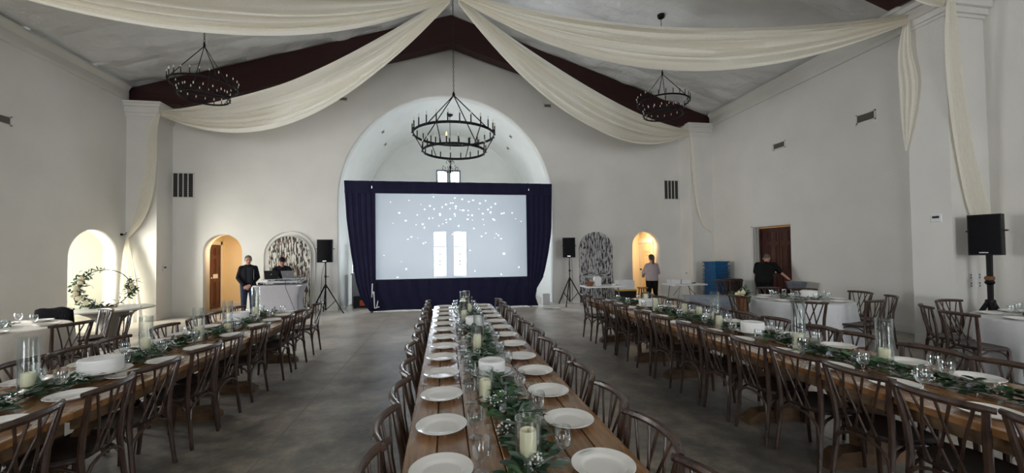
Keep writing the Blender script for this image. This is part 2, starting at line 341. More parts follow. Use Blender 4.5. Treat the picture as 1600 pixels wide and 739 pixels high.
def ob(name, me, parent=None, loc=None):
    o = bpy.data.objects.new(name, me); COL.objects.link(o)
    if parent: o.parent = parent
    if loc: o.location = loc
    return o
def tag(o, label=None, cat=None, group=None, kind=None):
    if label: o['label'] = label
    if cat: o['category'] = cat
    if group: o['group'] = group
    if kind: o['kind'] = kind
    return o
def thing(name, label, cat, loc=(0, 0, 0), rz=0.0, group=None):
    o = bpy.data.objects.new(name, None); o.empty_display_size = 0.1; COL.objects.link(o); o.location = loc; o.rotation_euler = (0, 0, rz)
    return tag(o, label, cat, group)
def struct(o): o['kind'] = 'structure'; return o
def copy_tree(o, loc, rz=None, label=None, group=None, scale=None):
    r = o.copy(); COL.objects.link(r); r.location = loc
    if rz is not None: r.rotation_euler = (0, 0, rz)
    if scale: r.scale = scale
    if label: r['label'] = label
    if group: r['group'] = group
    for ch in o.children:
        c = ch.copy(); COL.objects.link(c); c.parent = r
        for g in ch.children:
            d = g.copy(); COL.objects.link(d); d.parent = c
    return r
def arch(cx, r, spring, n=20, z0=0.0):   # points of an arched opening from bottom left over the top to bottom right
    return [(cx-r, z0)]+[(cx-r*math.cos(PI*i/n), spring+r*math.sin(PI*i/n)) for i in range(n+1)]+[(cx+r, z0)]
def sheet(name, outer, holes, mapf, depth, m, parent=None):   # a flat wall with holes, given thickness
    cu = bpy.data.curves.new(name+'_outline', 'CURVE'); cu.dimensions = '2D'; cu.fill_mode = 'BOTH'; cu.extrude = depth/2
    for pts in [outer]+holes:
        sp = cu.splines.new('POLY'); sp.points.add(len(pts)-1); sp.use_cyclic_u = True
        for p, q in zip(sp.points, pts): p.co = (q[0], q[1], 0, 1)
    t = bpy.data.objects.new('outline', cu); COL.objects.link(t)
    me = bpy.data.meshes.new_from_object(t.evaluated_get(bpy.context.evaluated_depsgraph_get()))
    bpy.data.objects.remove(t); bpy.data.curves.remove(cu)
    me.name = name
    for v in me.vertices: v.co = mapf(v.co.x, v.co.y, v.co.z)
    bm = bmesh.new(); bm.from_mesh(me); bmesh.ops.remove_doubles(bm, verts=bm.verts, dist=1e-4); bmesh.ops.recalc_face_normals(bm, faces=bm.faces); bm.to_mesh(me); bm.free()
    me.materials.clear(); me.materials.append(m)
    return ob(name, me, parent)
ORD = ['first', 'second', 'third', 'fourth', 'fifth', 'sixth', 'seventh', 'eighth', 'ninth', 'tenth', 'eleventh', 'twelfth', 'thirteenth', 'fourteenth', 'fifteenth', 'sixteenth', 'seventeenth']
# ------------------------------------------------------------------ the hall
XL, XR, XC, YB, YF, EAVE, RIDGE = -8.6, 9.25, 0.28, 13.2, -6.0, 6.5, 9.34
SL = (RIDGE-EAVE)/(XR-XC)
def roofz(x): return RIDGE-abs(x-XC)*SL
AX, AR, AS = 0.19, 3.47, 3.47
outer = [(XL-.3, 0)]+arch(-6.515, .525, 1.875)+arch(AX, AR, AS, 40)+arch(7.065, .525, 1.915)+[(XR+.3, 0), (XR+.3, EAVE), (XC, RIDGE+.1), (XL-.3, EAVE)]
struct(sheet('wall_back', outer, [], lambda x, z, t: (x, YB+.175+t, z), .35, M['wall']))
def rect(a, b, c, d): return [(a, c), (b, c), (b, d), (a, d)]
struct(sheet('wall_front', [(XL-.3, 0), (XR+.3, 0), (XR+.3, EAVE), (XC, RIDGE+.1), (XL-.3, EAVE)], [rect(-5.5, -2.5, .8, 5), rect(3.1, 6.1, .8, 5)], lambda x, z, t: (x, YF-.15+t, z), .3, M['wall']))
nch = arch(11.58, .725, 1.72)
struct(sheet('wall_left', [(YF, 0)]+nch+[(YB, 0), (YB, EAVE), (YF, EAVE)], [rect(6.4, 8.8, .6, 3.2)], lambda y, z, t: (XL-.15+t, y, z), .3, M['wall']))
struct(sheet('wall_right', [(YF, 0), (9.41, 0), (9.41, 2.45), (10.83, 2.45), (10.83, 0), (YB, 0), (YB, EAVE), (YF, EAVE)], [rect(-1.7, 1.7, 1.3, 3.9)], lambda y, z, t: (XR+.17+t, y, z), .34, M['wall']))
struct(MB().bb(-12, 12, -7.5, 19, -.2, 0).build('floor', M['floor'], smooth=0))
fl = bpy.data.objects['floor']
# saw-cut joints of the slab
jt = mat('slab_joint', (138, 130, 116), 0.8)
for x in (-1.55, 3.4, -6.5): MB().bb(x-.005, x+.005, -5.9, 13.1, -.002, .0012).build('slab_joint', jt, fl, 0)
# ceiling of quilted vinyl sheets, each a bulging panel
ceil = struct(ob('ceiling', MB().prism([(XL-.3, EAVE+.08), (XC, RIDGE+.2), (XR+.3, EAVE+.08), (XR+.3, EAVE+.2), (XC, RIDGE+.32), (XL-.3, EAVE+.2)], 'y', YF-.3, YB+.35).mesh('ceiling', M['ceil'], 0)))
rw = random.Random(3)
for k in range(13):
    y0 = YF+k*1.48; y1 = y0+1.48
    for sd in (-1, 1):
        L = (XR-XC) if sd > 0 else (XC-XL); ph = [rw.uniform(0, 6.3) for _ in range(6)]
        def fn(u, v, sd=sd, L=L, y0=y0, y1=y1, ph=ph):
            x = XC+sd*L*u; y = y0+(y1-y0)*v
            e = math.sin(PI*v)**.6
            q = .5+.5*math.sin(PI*u*7)**2
            d = .085*e*q+.022*e*(math.sin(9*L*u*.5+ph[0]+5*v)+math.sin(17*v+ph[1]+3*u*L)+.8*math.sin(5.3*u*L-13*v+ph[2]))
            return (x, y, roofz(x)-d+.03)
        MB().grid(fn, 72, 12).build('ceiling_panel', M['ceil'], ceil, 0 if False else 60)
for (x, y) in ((3.55, 9.6), (6.9, 9.0), (4.1, 6.3), (-3.6, 7.0)):
    MB().lathe([(.01, -.03), (.07, -.02), (.085, .02)], 14, (x, y, roofz(x)-.03)).build('fixing_disc', M['trim'], ceil)
for n, (x, s) in enumerate(((XL, 1), (XR, -1))):
    p = [(x, 6.06), (x+s*.05, 6.06), (x+s*.07, 6.14), (x+s*.07, 6.30), (x+s*.15, 6.42), (x+s*.15, 6.47), (x, 6.5)]
    struct(MB().prism(p, 'y', YF, 12.5).build('trim_%d' % (n+1), M['trim'], smooth=0))
bb_ = MB()
for a, b in ((XL, -7.1), (-5.93, -3.34), (3.72, 6.48), (7.65, XR)): bb_.bb(a, b, YB-.02, YB, 0, .14)
struct(bb_.build('baseboard_back', M['trim'], smooth=0))
struct(MB().bb(XL, XL+.02, YF, 10.8, 0, .14).bb(XL, XL+.02, 12.36, 12.55, 0, .14).build('baseboard_left', M['trim'], smooth=0))
struct(MB().bb(XR-.02, XR, YF, 9.35, 0, .14).bb(XR-.02, XR, 10.9, 12.55, 0, .14).build('baseboard_right', M['trim'], smooth=0))
# piers with capitals, and the timber trusses resting on them
def pier(x0, x1, y0, y1, top, s, n, k=1.0):   # s = +1 when the hall lies towards +x
    xi = x1 if s > 0 else x0
    m = MB().bb(x0, x1, y0, y1, 0, top-.42); m.bb(min(xi, xi+s*.02), max(xi, xi+s*.02), y0-.02, y1, 0, .16)
    m.bb(x0, x1, y0-.02, y0, 0, .16)
    for o, za, zb in ((.02, top-.45, top-.40), (.05, top-.40, top-.30), (.09, top-.30, top-.14), (.13, top-.14, top-.06), (.16, top-.06, top)):
        o *= k; a, b = (x0, x1+o) if s > 0 else (x0-o, x1)
        m.bb(a, b, y0-o, y1 if y1 > 13 else y1+o, za, zb)
    return struct(m.build('trim_%d' % n, M['wall'], smooth=0))
pier(XL, -7.85, 12.55, YB, 6.03, 1, 3); pier(8.44, XR, 12.55, YB, 6.13, -1, 4)
pier(XL, -7.83, 5.38, 5.98, 6.05, 1, 5, 1.5); pier(8.42, XR, 5.38, 5.98, 6.1, -1, 6, 1.5)
def truss(y0, y1, label, g='timber trusses'):
    t = thing('roof_truss', label, 'roof truss', (XC, (y0+y1)/2, 0), 0, g)
    for s, nm in ((-1, XL), (1, XR)):
        L = abs(nm-XC)-.01
        p = [(0, 8.42), (0, RIDGE-.06), (s*L, EAVE-.06), (s*L, 6.06 if s < 0 else 6.15), (s*(L-.75), 6.05 if s < 0 else 6.14), (s*(L-1.3), 6.04)]
        MB().prism(p, 'y', -(y1-y0)/2, (y1-y0)/2).build('rafter', M['beam'], t, 0)
        q = [(0, 8.37), (0, 8.42), (s*(L-1.3), 6.04), (s*(L-1.3), 5.99)]
        MB().prism(q, 'y', -(y1-y0)/2-.03, (y1-y0)/2+.03).build('bottom_strip', M['beam'], t, 0)
    return t
truss(12.62, 12.95, 'dark red timber truss across the gable above the screen')
truss(5.5, 5.85, 'dark red timber truss overhead on the nearer pair of piers')
# apse behind the screen
def vault(name, cx, r, spring, y0, y1, th, m, n=32):
    b = MB(); vs = []; 
    for y in (y0, y1):
        for rr in (r, r+th):
            for i in range(n+1): a = PI*i/n; vs.append((cx-rr*math.cos(a), y, spring+rr*math.sin(a)))
    N = n+1; fs = []
    for i in range(n): fs += [(i, i+1, 2*N+i+1, 2*N+i), (N+i, 3*N+i, 3*N+i+1, N+i+1), (i, N+i, N+i+1, i+1), (2*N+i, 2*N+i+1, 3*N+i+1, 3*N+i)]
    b.add(vs, fs); return b.build(name, m, smooth=30)
YA = 17.6
struct(vault('wall_apse_vault', AX, AR, AS, YB+.35, YA+.3, .3, M['apse']))
for sd, nm in ((-1, 'wall_apse_left'), (1, 'wall_apse_right')):
    x = AX+sd*(AR+.15)
    struct(sheet(nm, [(YB+.35, 0), (YA+.3, 0), (YA+.3, AS), (YB+.35, AS)], [rect(15.2, 16.8, .9, 2.9)], lambda y, z, t, x=x: (x+t, y, z), .3, M['apse']))
WIN = [(-.45, .09, .78, 2.70), (.40, .95, .78, 2.70), (-.26, .15, 4.5, 5.34), (.29, .68, 4.5, 5.34)]
struct(sheet('wall_apse_end', [(AX-AR, 0), (AX+AR, 0)]+arch(AX, AR, AS, 32)[::-1][1:-1], [rect(*q) for q in WIN], lambda x, z, t: (x, YA+.15+t, z), .3, M['apse']))
frame_dark = mat('grey_window_frame', (96, 104, 116), 0.5)
for i, (a, b, c, d) in enumerate(WIN):
    f = MB(); fw_ = .035 if i < 2 else .05
    y0, y1 = YA-.02, YA+.06
    f.bb(a-fw_, a+.01, y0, y1, c-fw_, d+fw_).bb(b-.01, b+fw_, y0, y1, c-fw_, d+fw_).bb(a, b, y0, y1, c-fw_, c+.01).bb(a, b, y0, y1, d-.01, d+fw_)
    if i < 2: f.bb(a, b, y0, y1, 2.03, 2.07)
    else: f.bb((a+b)/2-.008, (a+b)/2+.008, y0, y1, c, d).bb(a, b, y0, y1, 4.9, 4.92)
    w_ = struct(f.build('window_%d' % (i+1), M['trim'] if i < 2 else frame_dark, smooth=0))
    MB().bb(a, b, YA+.02, YA+.03, c, d).build('pane', M['pane'], w_, 0)
    if i < 2:   # small leaded pieces in the lower lights
        lm = MB()
        for z in (1.72, 1.42, 1.28): lm.prism([((a+b)/2-.05, z), ((a+b)/2, z-.05), ((a+b)/2+.05, z), ((a+b)/2, z+.05)], 'y', YA-.01, YA+.01)
        lm.build('leaded_motif', frame_dark, w_, 0)
def side_window(n, axis, c, a, b, z0, z1):    # windows out of view
    f = MB(); nb = 3
    def B(u0, u1, za, zb, t=.05):
        if axis == 'x': f.bb(c-t, c+t, u0, u1, za, zb)
        else: f.bb(u0, u1, c-t, c+t, za, zb)
    B(a, a+.07, z0, z1); B(b-.07, b, z0, z1); B(a, b, z0, z0+.07); B(a, b, z1-.07, z1)
    for k in range(1, nb): u = a+(b-a)*k/nb; B(u-.025, u+.025, z0, z1)
    B(a, b, z0+(z1-z0)*.66, z0+(z1-z0)*.66+.05)
    w_ = struct(f.build('window_%d' % n, M['trim'], smooth=0))
    g = MB()
    if axis == 'x': g.bb(c-.004, c+.004, a, b, z0, z1)
    else: g.bb(a, b, c-.004, c+.004, z0, z1)
    g.build('pane', M['pane'], w_, 0)
side_window(5, 'y', YF-.15, -5.5, -2.5, .8, 5); side_window(6, 'y', YF-.15, 3.1, 6.1, .8, 5)
side_window(7, 'x', XL-.15, 6.4, 8.8, .6, 3.2); side_window(8, 'x', XR+.17, -1.7, 1.7, 1.3, 3.9)  # left-wall window is added out of view for light on the far floor
side_window(9, 'x', AX-AR-.15, 15.2, 16.8, .9, 2.9); side_window(10, 'x', AX+AR+.15, 15.2, 16.8, .9, 2.9)
# alcove of the left wall niche
def shell(name, x0, x1, y0, y1, z1, m, t=.1, skip=()):
    b = MB()
    if 'w' not in skip: b.bb(x0-t, x0, y0-t, y1+t, 0, z1)
    if 'e' not in skip: b.bb(x1, x1+t, y0-t, y1+t, 0, z1)
    if 's' not in skip: b.bb(x0, x1, y0-t, y0, 0, z1)
    if 'n' not in skip: b.bb(x0, x1, y1, y1+t, 0, z1)
    b.bb(x0-t, x1+t, y0-t, y1+t, z1, z1+t)
    return struct(b.build(name, m, smooth=0))
shell('wall_niche', -10.35, XL-.3, 9.4, 14.2, 2.75, M['niche'], skip='e')
# passages behind the two arched doorways
shell('wall_passage_left', -7.6, -5.5, YB+.35, 15.5, 2.75, M['passage'], skip='s')
shell('wall_passage_right', 6.0, 7.9, YB+.35, 15.3, 2.75, M['passage'], skip='s')
shell('wall_service_room', XR+.34, 12.0, 9.0, 11.4, 2.75, M['passage'], skip='w')
def panel_door(name, w_, h, m, panels, hm, parent=None):   # built in local x (width), z (height), face towards -y
    b = MB().bb(-w_/2, w_/2, 0, .045, 0, h)
    o = b.build(name, m, parent, 0)
    for (a, c, e, f) in panels:
        x0, x1, z0, z1 = -w_/2+a*w_, -w_/2+c*w_, e*h, f*h
        pass
        p = MB(); t = .022
        p.bb(x0, x1, -.012, .001, z0, z0+t).bb(x0, x1, -.012, .001, z1-t, z1).bb(x0, x0+t, -.012, .001, z0, z1).bb(x1-t, x1, -.012, .001, z0, z1)
        p.bb(x0+.05, x1-.05, -.01, .001, z0+.05, z1-.05)
        p.build('door_panel', m, o, 0)
    return o
PAN = [(.1, .46, .05, .42), (.54, .9, .05, .42), (.1, .46, .47, .78), (.54, .9, .47, .78), (.1, .46, .83, .95), (.54, .9, .83, .95)]
d = struct(panel_door('door_1', .76, 2.12, M['door'], PAN, M['chrome'])); d.location = (-7.57, 14.84, .01); d.rotation_euler = (0, 0, PI/2)
MB().tube([(-.3, 0, 1.02), (-.3, -.05, 1.02)], .014, 8).ball((-.3, -.065, 1.02), .03).build('door_knob', M['chrome'], d)
MB().bb(-.1, .18, -.014, -.004, 1.0, 1.14).build('door_sign', M['white'], d, 0)
cs = MB()
for a, b in ((14.34, 14.45), (15.23, 15.34)): cs.bb(-7.6, -7.57, a, b, 0, 2.25)
cs.bb(-7.6, -7.57, 14.34, 15.34, 2.14, 2.25); struct(cs.build('trim_7', M['trim'], smooth=0))
d = struct(panel_door('door_2', .78, 2.04, M['cream_door'], PAN, M['chrome'])); d.location = (7.86, 14.72, .01); d.rotation_euler = (0, 0, -PI/2)
MB().tube([(-.33, 0, 1.0), (-.33, -.05, 1.0)], .014, 8).ball((-.33, -.065, 1.0), .035).build('door_knob', M['black'], d)
cs = MB()
for a, b in ((14.2, 14.32), (15.12, 15.24)): cs.bb(7.86, 7.9, a, b, 0, 2.2)
cs.bb(7.84, 7.9, 14.17, 15.27, 2.06, 2.24); struct(cs.build('trim_8', M['trim'], smooth=0))
struct(MB().bb(-7.58, -5.5, 15.47, 15.5, 0, .14).build('baseboard_passage', M['trim'], smooth=0))
for n, yc, dx in ((3, 10.478, 0.0), (4, 9.762, 0.0)):
    d = struct(panel_door('door_%d' % n, .69, 2.36, M['doordark'], PAN, M['chrome'])); d.location = (9.56, yc, .01); d.rotation_euler = (0, 0, -PI/2)
    MB().tube([((.28 if n == 3 else -.28), 0, 1.05), ((.28 if n == 3 else -.28), -.05, 1.05)], .012, 8).ball(((.28 if n == 3 else -.28), -.06, 1.05), .028).build('door_knob', M['chrome'], d)
fr = MB()
for x, wd in ((9.27, .03), (9.36, .02), (9.45, .03)): fr.bb(x, x+wd, 10.79, 10.83, 0, 2.45)
fr.bb(9.48, 9.62, 10.835, 10.86, 0, 2.42)
fr.bb(9.27, 9.6, 9.41, 10.83, 2.4, 2.45); struct(fr.build('trim_9', M['trim'], smooth=0))
# arched brushed doors against the back wall
def painted_door(x, r, spring, mv, mh, label, border, deep):
    t = thing('painted_arch_door', label, 'door', (x, YB-.006, 0))
    n = 7
    def az(u): return spring+math.sqrt(max(0, r*r-u*u))
    MB().prism(arch(0, r, spring, 24), 'y', -.03, 0).build('backing', mv, t, 0)
    w_ = 2*(r-.1)/n
    for i in range(n):    # vertical boards, each proud of the backing
        a = -(r-.1)+i*w_+.006; b = a+w_-.012
        top = [(a+(b-a)*k/4, max(.2, az(a+(b-a)*k/4)-.11)) for k in range(5)]
        lo = 1.02
        MB().prism([(a, lo), (b, lo)]+top[::-1], 'y', -.05, -.03).build('board', mv, t, 0)
        MB().prism([(a, .12), (b, .12), (b, .84), (a, .84)], 'y', -.05, -.03).build('board', mv, t, 0)
    MB().bb(-r+.02, r-.02, -.062, -.03, .85, 1.0).build('rail', mh, t, 0)
    MB().bb(-r+.02, r-.02, -.062, -.03, 0.0, .12).build('rail', mh, t, 0)
    vs = []; N = 25
    ap, ip = arch(0, r, spring, 24), arch(0, r-.1, spring, 24)
    b = MB(); k = len(ap)
    vv = [(p[0], y, p[1]) for y in (-.065, -.03) for q in (ap, ip) for p in q]
    ff = []
    for i in range(k-1): ff += [(i, i+1, k+i+1, k+i), (2*k+i, 3*k+i, 3*k+i+1, 2*k+i+1), (i, 2*k+i, 2*k+i+1, i+1), (k+i, k+i+1, 3*k+i+1, 3*k+i)]
    b.add(vv, ff).build('arch_border', mv, t, 0)
    if deep:              # raised plaster arch around it
        ap, ip = arch(0, r+.13, spring+.02, 24), arch(0, r+.105, spring+.02, 24); k = len(ap)
        for (ra, rb, ya) in ((r+.14, r+.115, -.035), (r+.02, r, -.07)):
            ap, ip = arch(0, ra, spring+.02, 24), arch(0, rb, spring+.02, 24)
            vv = [(p[0], y, p[1]) for y in (ya, 0) for q in (ap, ip) for p in q]
            MB().add(vv, ff).build('arch_moulding', M['wall'], t, 0)
    return t
painted_door(-4.66, .60, 1.72, M['strokeL'], M['strokeLh'], 'arched white brushed board door in a plaster arch behind the music table', .1, True)
painted_door(5.17, .60, 1.82, M['strokeR'], M['strokeRh'], 'arched dark door with grey brush strokes beside the right tripod speaker', .1, False)
# vents, switches and outlets: flat fittings on the walls
def vent(name, loc, rz, w_, h, nslat, vertical, label, cat='vent', g=None):
    t = thing(name, label, cat, loc, rz, g)     # face towards local -y
    MB().bb(-w_/2, w_/2, -.012, 0, -h/2, -h/2+.03).bb(-w_/2, w_/2, -.012, 0, h/2-.03, h/2).bb(-w_/2, -w_/2+.03, -.012, 0, -h/2, h/2).bb(w_/2-.03, w_/2, -.012, 0, -h/2, h/2).build('frame', M['trim'], t, 0)
    MB().bb(-w_/2+.01, w_/2-.01, -.004, -.001, -h/2+.01, h/2-.01).build('backing', M['ventdark'] if vertical else M['ventmid'], t, 0)
    for i in range(nslat):
        if vertical: x = -w_/2+.03+(w_-.06)*(i+1)/(nslat+1); MB().bb(x-.012, x+.012, -.014, -.002, -h/2+.03, h/2-.03).build('divider', M['trim'], t, 0)
        else: z = -h/2+.03+(h-.06)*(i+.5)/nslat; MB().add([(-w_/2+.03, -.012, z+.008), (w_/2-.03, -.012, z+.008), (w_/2-.03, -.002, z-.008), (-w_/2+.03, -.002, z-.008), (-w_/2+.03, -.009, z+.01), (w_/2-.03, -.009, z+.01), (w_/2-.03, 0, z-.006), (-w_/2+.03, 0, z-.006)], [(0, 1, 2, 3), (7, 6, 5, 4), (0, 4, 5, 1), (3, 2, 6, 7)]).build('slat', M['vent'], t, 0)
    if vertical:
        gm = MB()
        for j in range(12):
            z = -h/2+.05+(h-.1)*j/11; gm.bb(-w_/2+.03, w_/2-.03, -.009, -.003, z-.006, z+.006)
        tag(gm.build('fine_louvres', M['ventmid'], t, 0), kind='stuff')
    return t
vent('air_vent', (-3.1, YB, 6.65), 0, .28, .15, 4, False, 'small grey vent high on the gable, left of the apse arch')
vent('air_vent', (3.54, YB, 6.76), 0, .28, .15, 4, False, 'small grey vent high on the gable, right of the apse arch')
vent('return_grille', (-7.57, YB, 3.85), 0, .58, .76, 3, True, 'large dark return air grille above the left arched passage', 'grille')
vent('return_grille', (8.08, YB, 3.93), 0, .58, .72, 3, True, 'large grey return air grille above the right arched passage', 'grille')
vent('air_vent', (XR, 7.37, 4.63), PI/2*-1, .42, .22, 5, False, 'small grey vent on the right wall, the nearer of two')
vent('air_vent', (XR, 9.7, 4.63), PI/2*-1, .42, .2, 5, False, 'small grey vent on the right wall, the farther of two')
vent('air_vent', (XL, 9.42, 4.5), PI/2, .34, .2, 5, False, 'small dark vent on the left wall at the picture edge')
for (x, y, z, lab) in ((-2.04, 14.6, 6.0, 'small grey vent on the left of the apse vault, upper of two'), (-1.98, 15.9, 5.75, 'small grey vent on the left of the apse vault, lower of two'), (2.42, 14.6, 6.0, 'small grey vent on the right of the apse vault, upper of two'), (2.36, 15.9, 5.75, 'small grey vent on the right of the apse vault, lower of two')):
    a = math.atan2(z-AS, x-AX); px, pz = AX+(AR-.004)*math.cos(a), AS+(AR-.004)*math.sin(a)
    t = vent('air_vent', (px, y, pz), 0, .24, .16, 3, False, lab)
    t.rotation_euler = Vector((math.cos(a), 0, math.sin(a))).to_track_quat('Y', 'Z').to_euler()
def plate(name, loc, rz, w_, h, label, cat, kind):
    t = thing(name, label, cat, loc, rz)
    MB().frus((0, 0), (w_/2, h/2), (w_/2-.008, h/2-.008), 0, .012).build('cover', M['white'], t, 0).rotation_euler = (PI/2, 0, 0)
    if kind == 'outlet':
        for z in (-.022, .022): MB().bb(-.015, .015, -.016, -.012, z-.013, z+.013).build('socket', M['lapgrey'], t, 0)
    elif kind == 'switch': MB().bb(-.012, .012, -.03, -.01, -.03, .03).build('rocker', M['lapgrey'], t, 0)
    else: MB().bb(-w_*.3, w_*.3, -.02, -.01, .0, h*.3).build('display', M['ventdark'], t, 0)
    return t
plate('thermostat', (-7.83, 12.85, 1.42), PI/2, .13, .16, 'small white thermostat on the left pier by the back corner', 'thermostat', 'display')
plate('light_switch', (8.42, 12.88, .95), -PI/2, .1, .16, 'small white switch on the right pier beside the blue crates', 'switch', 'switch')
plate('alarm_box', (8.42, 5.6, 2.22), -PI/2, .16, .13, 'small white alarm box on the nearer right pier', 'alarm', 'display')
for x, z, lab in ((8.75, 1.22, 'upper left'), (8.93, 1.22, 'upper right'), (8.75, 1.08, 'lower left'), (8.93, 1.08, 'lower right')):
    plate('wall_outlet', (x, 5.38, z), 0, .075, .115, 'white wall outlet behind the big speaker stand, %s of four' % lab, 'outlet', 'outlet')
# ------------------------------------------------------------------ ceiling drapes
def swag(t, A, B, hi, lo, name='swag', seed=0, nu=56, nv=26, wid=.16):
    A, B = Vector(A), Vector(B); q = random.Random(seed); ph = [q.uniform(0, 6.28) for _ in range(4)]
    side = (B-A).cross(Vector((0, 0, 1))).normalized()
    def fn(u, v):
        g = math.sin(PI*min(1, max(0, u)))**.7
        s = hi+(lo-hi)*v**.9
        p = A.lerp(B, u); p = p+Vector((0, 0, -s*4*u*(1-u)+(.5-v)*wid*(1-g)))
        pl = .055*math.sin(v*2*PI*6+ph[0]+1.3*math.sin(u*3+ph[1]))+.03*math.sin(v*2*PI*11+ph[2]+u*4)
        p = p+side*(pl*(.35+.65*g)+.22*g*math.sin(PI*v))+Vector((0, 0, .02*g*math.sin(v*2*PI*9+ph[3]+u*5)))
        return p
    return MB().grid(fn, nu, nv).build(name, M['drape'], t, 80)
def tail(t, path, name='tail', pl=5, amp=.03, seed=1, wd=(1, 0, 0), nd=(0, -1, 0)):
    P = [Vector(p[:3]) for p in path]; W = [p[3] for p in path]; n = len(P)-1; wd = Vector(wd); nd = Vector(nd)
    def ip(a, v):
        x = v*n; i = min(int(x), n-1); f = x-i
        p0, p1, p2, p3 = a[max(i-1, 0)], a[i], a[i+1], a[min(i+2, n)]
        return p1*1.0+(p2-p0)*(.5*f)+(p0*2-p1*5+p2*4-p3)*(.5*f*f)+(p1*3-p0-p2*3+p3)*(.5*f*f*f)
    def fn(u, v):
        c = ip(P, v); w_ = max(.03, ip(W, v))
        a = amp*min(1, w_/.2)
        return c+wd*((u-.5)*w_)+nd*(a*(1+math.sin(u*2*PI*pl+seed+v*2.5)))
    return MB().grid(fn, 30, 44).build(name, M['drape'], t, 80)
AP = (XC, 9.2, 7.62)
def drape(label, A, B, hi, lo, seed): 
    t = thing('ceiling_drape', label, 'drape', (0, 0, 0)); swag(t, A, B, hi, lo, seed=seed); return t
t = drape('sheer ivory swag from the ridge to the far left pier, tied back to the floor', (XC-.1, 9.25, 7.62), (-7.62, 12.34, 5.68), .40, 1.5, 1)
tail(t, [(-7.72, 12.38, 5.68, .12), (-7.86, 12.44, 5.2, .2), (-7.9, 12.44, 4.4, .26), (-8.0, 12.44, 3.5, .3), (-8.2, 12.44, 2.75, .24), (-8.46, 12.42, 2.27, .06)], amp=.02)
tail(t, [(-8.46, 12.42, 2.27, .06), (-8.38, 12.36, 1.5, .3), (-8.3, 12.28, .8, .46), (-8.22, 12.2, .02, .6)], 'hem_fall', pl=4, seed=2)
t = drape('sheer ivory swag from the ridge to the far right pier', (XC+.1, 9.25, 7.62), (8.24, 12.34, 5.76), .40, 1.5, 2)
tail(t, [(8.3, 12.36, 5.76, .1), (8.42, 12.44, 5.2, .12), (8.48, 12.44, 4.2, .1), (8.6, 12.44, 3.2, .09), (8.85, 12.45, 2.55, .07), (9.2, 12.5, 2.3, .04), (9.2, 12.5, 1.6, .05), (9.18, 12.48, .9, .06)], amp=.012, pl=2)
t = drape('wide ivory swag from the ridge towards the nearer left pier', (XC-.1, 9.1, 7.62), (-7.7, 5.75, 5.85), .4, 1.25, 3)
tail(t, [(-7.76, 5.34, 5.8, .15), (-7.8, 5.32, 4.5, .25), (-8.0, 5.32, 3.2, .3), (-8.45, 5.32, 2.2, .08), (-8.3, 5.3, .02, .5)])
t = drape('wide ivory swag from the ridge to the nearer right pier above the big speaker', (XC+.1, 9.1, 7.62), (8.30, 5.82, 5.84), .4, 1.3, 4)
tail(t, [(8.3, 5.84, 5.84, .1), (8.36, 5.92, 5.3, .22), (8.38, 5.90, 4.7, .3), (8.39, 5.94, 4.1, .22), (8.395, 6.0, 3.5, .03)], wd=(0, 1, 0), nd=(-1, 0, 0), amp=.015, pl=3)
tail(t, [(8.36, 5.26, 5.82, .16), (8.42, 5.3, 5.2, .28), (8.52, 5.33, 4.3, .34), (8.68, 5.34, 3.3, .4), (8.94, 5.35, 2.3, .46), (9.12, 5.35, 1.7, .16)], 'hem_fall', amp=.018, seed=4)
t = drape('ivory swag overhead running back from the nearer right pier', (XC, 2.2, 7.62), (8.36, 5.34, 5.86), .4, 1.2, 5)
t = drape('ivory swag overhead running back from the nearer left pier', (XC, 2.2, 7.62), (-7.75, 5.34, 5.86), .4, 1.2, 6)
for x, y, z, lab in ((-8.55, 12.40, 2.36, 'dark tieback hook for the far left drape'), (9.2, 12.6, 2.36, 'dark tieback hook for the far right drape')):
    h = thing('tieback_hook', lab, 'hook', (x, y, z)); s = 1 if x > 0 else -1
    MB().bb(min(s*.05, s*.02), max(s*.05, s*.02), -.03, .03, -.03, .03).build('plate', M['black'], h, 0)
    MB().tube([(s*.03, 0, 0), (-s*.05, 0, 0), (-s*.07, 0, .03), (-s*.07, 0, .06)], .009, 6).build('hook_arm', M['black'], h)
# ------------------------------------------------------------------ chandeliers
def candle(parent, x, y, z, h, s, lit=False):
    c = MB().lathe([(.024*s, 0), (.024*s, .012*s), (.013*s, .02*s), (.013*s, h)], 6, (x, y, z)).build('candle_sleeve', M['black'], parent)
    MB().lathe([(.009*s, h), (.016*s, h+.03*s), (.012*s, h+.06*s), (.003*s, h+.085*s)], 6, (x, y, z)).build('bulb', M['litbulb' if lit else 'bulb'], c)
def band(r, z, h, th): return MB().lathe([(r-th, z), (r, z), (r, z+h), (r-th, z+h), (r-th, z)], 48, cap0=False, cap1=False)
def chain(m, z0, z1, lw=.016):
    z = z0; k = 0
    while z < z1:
        a = (0, 1) if k % 2 else (1, 0)
        m.tube([(a[0]*lw*math.cos(i*PI/3), a[1]*lw*math.cos(i*PI/3), z+.035+.035*math.sin(i*PI/3)) for i in range(6)], .0045, 4, closed=True); z += .055; k += 1
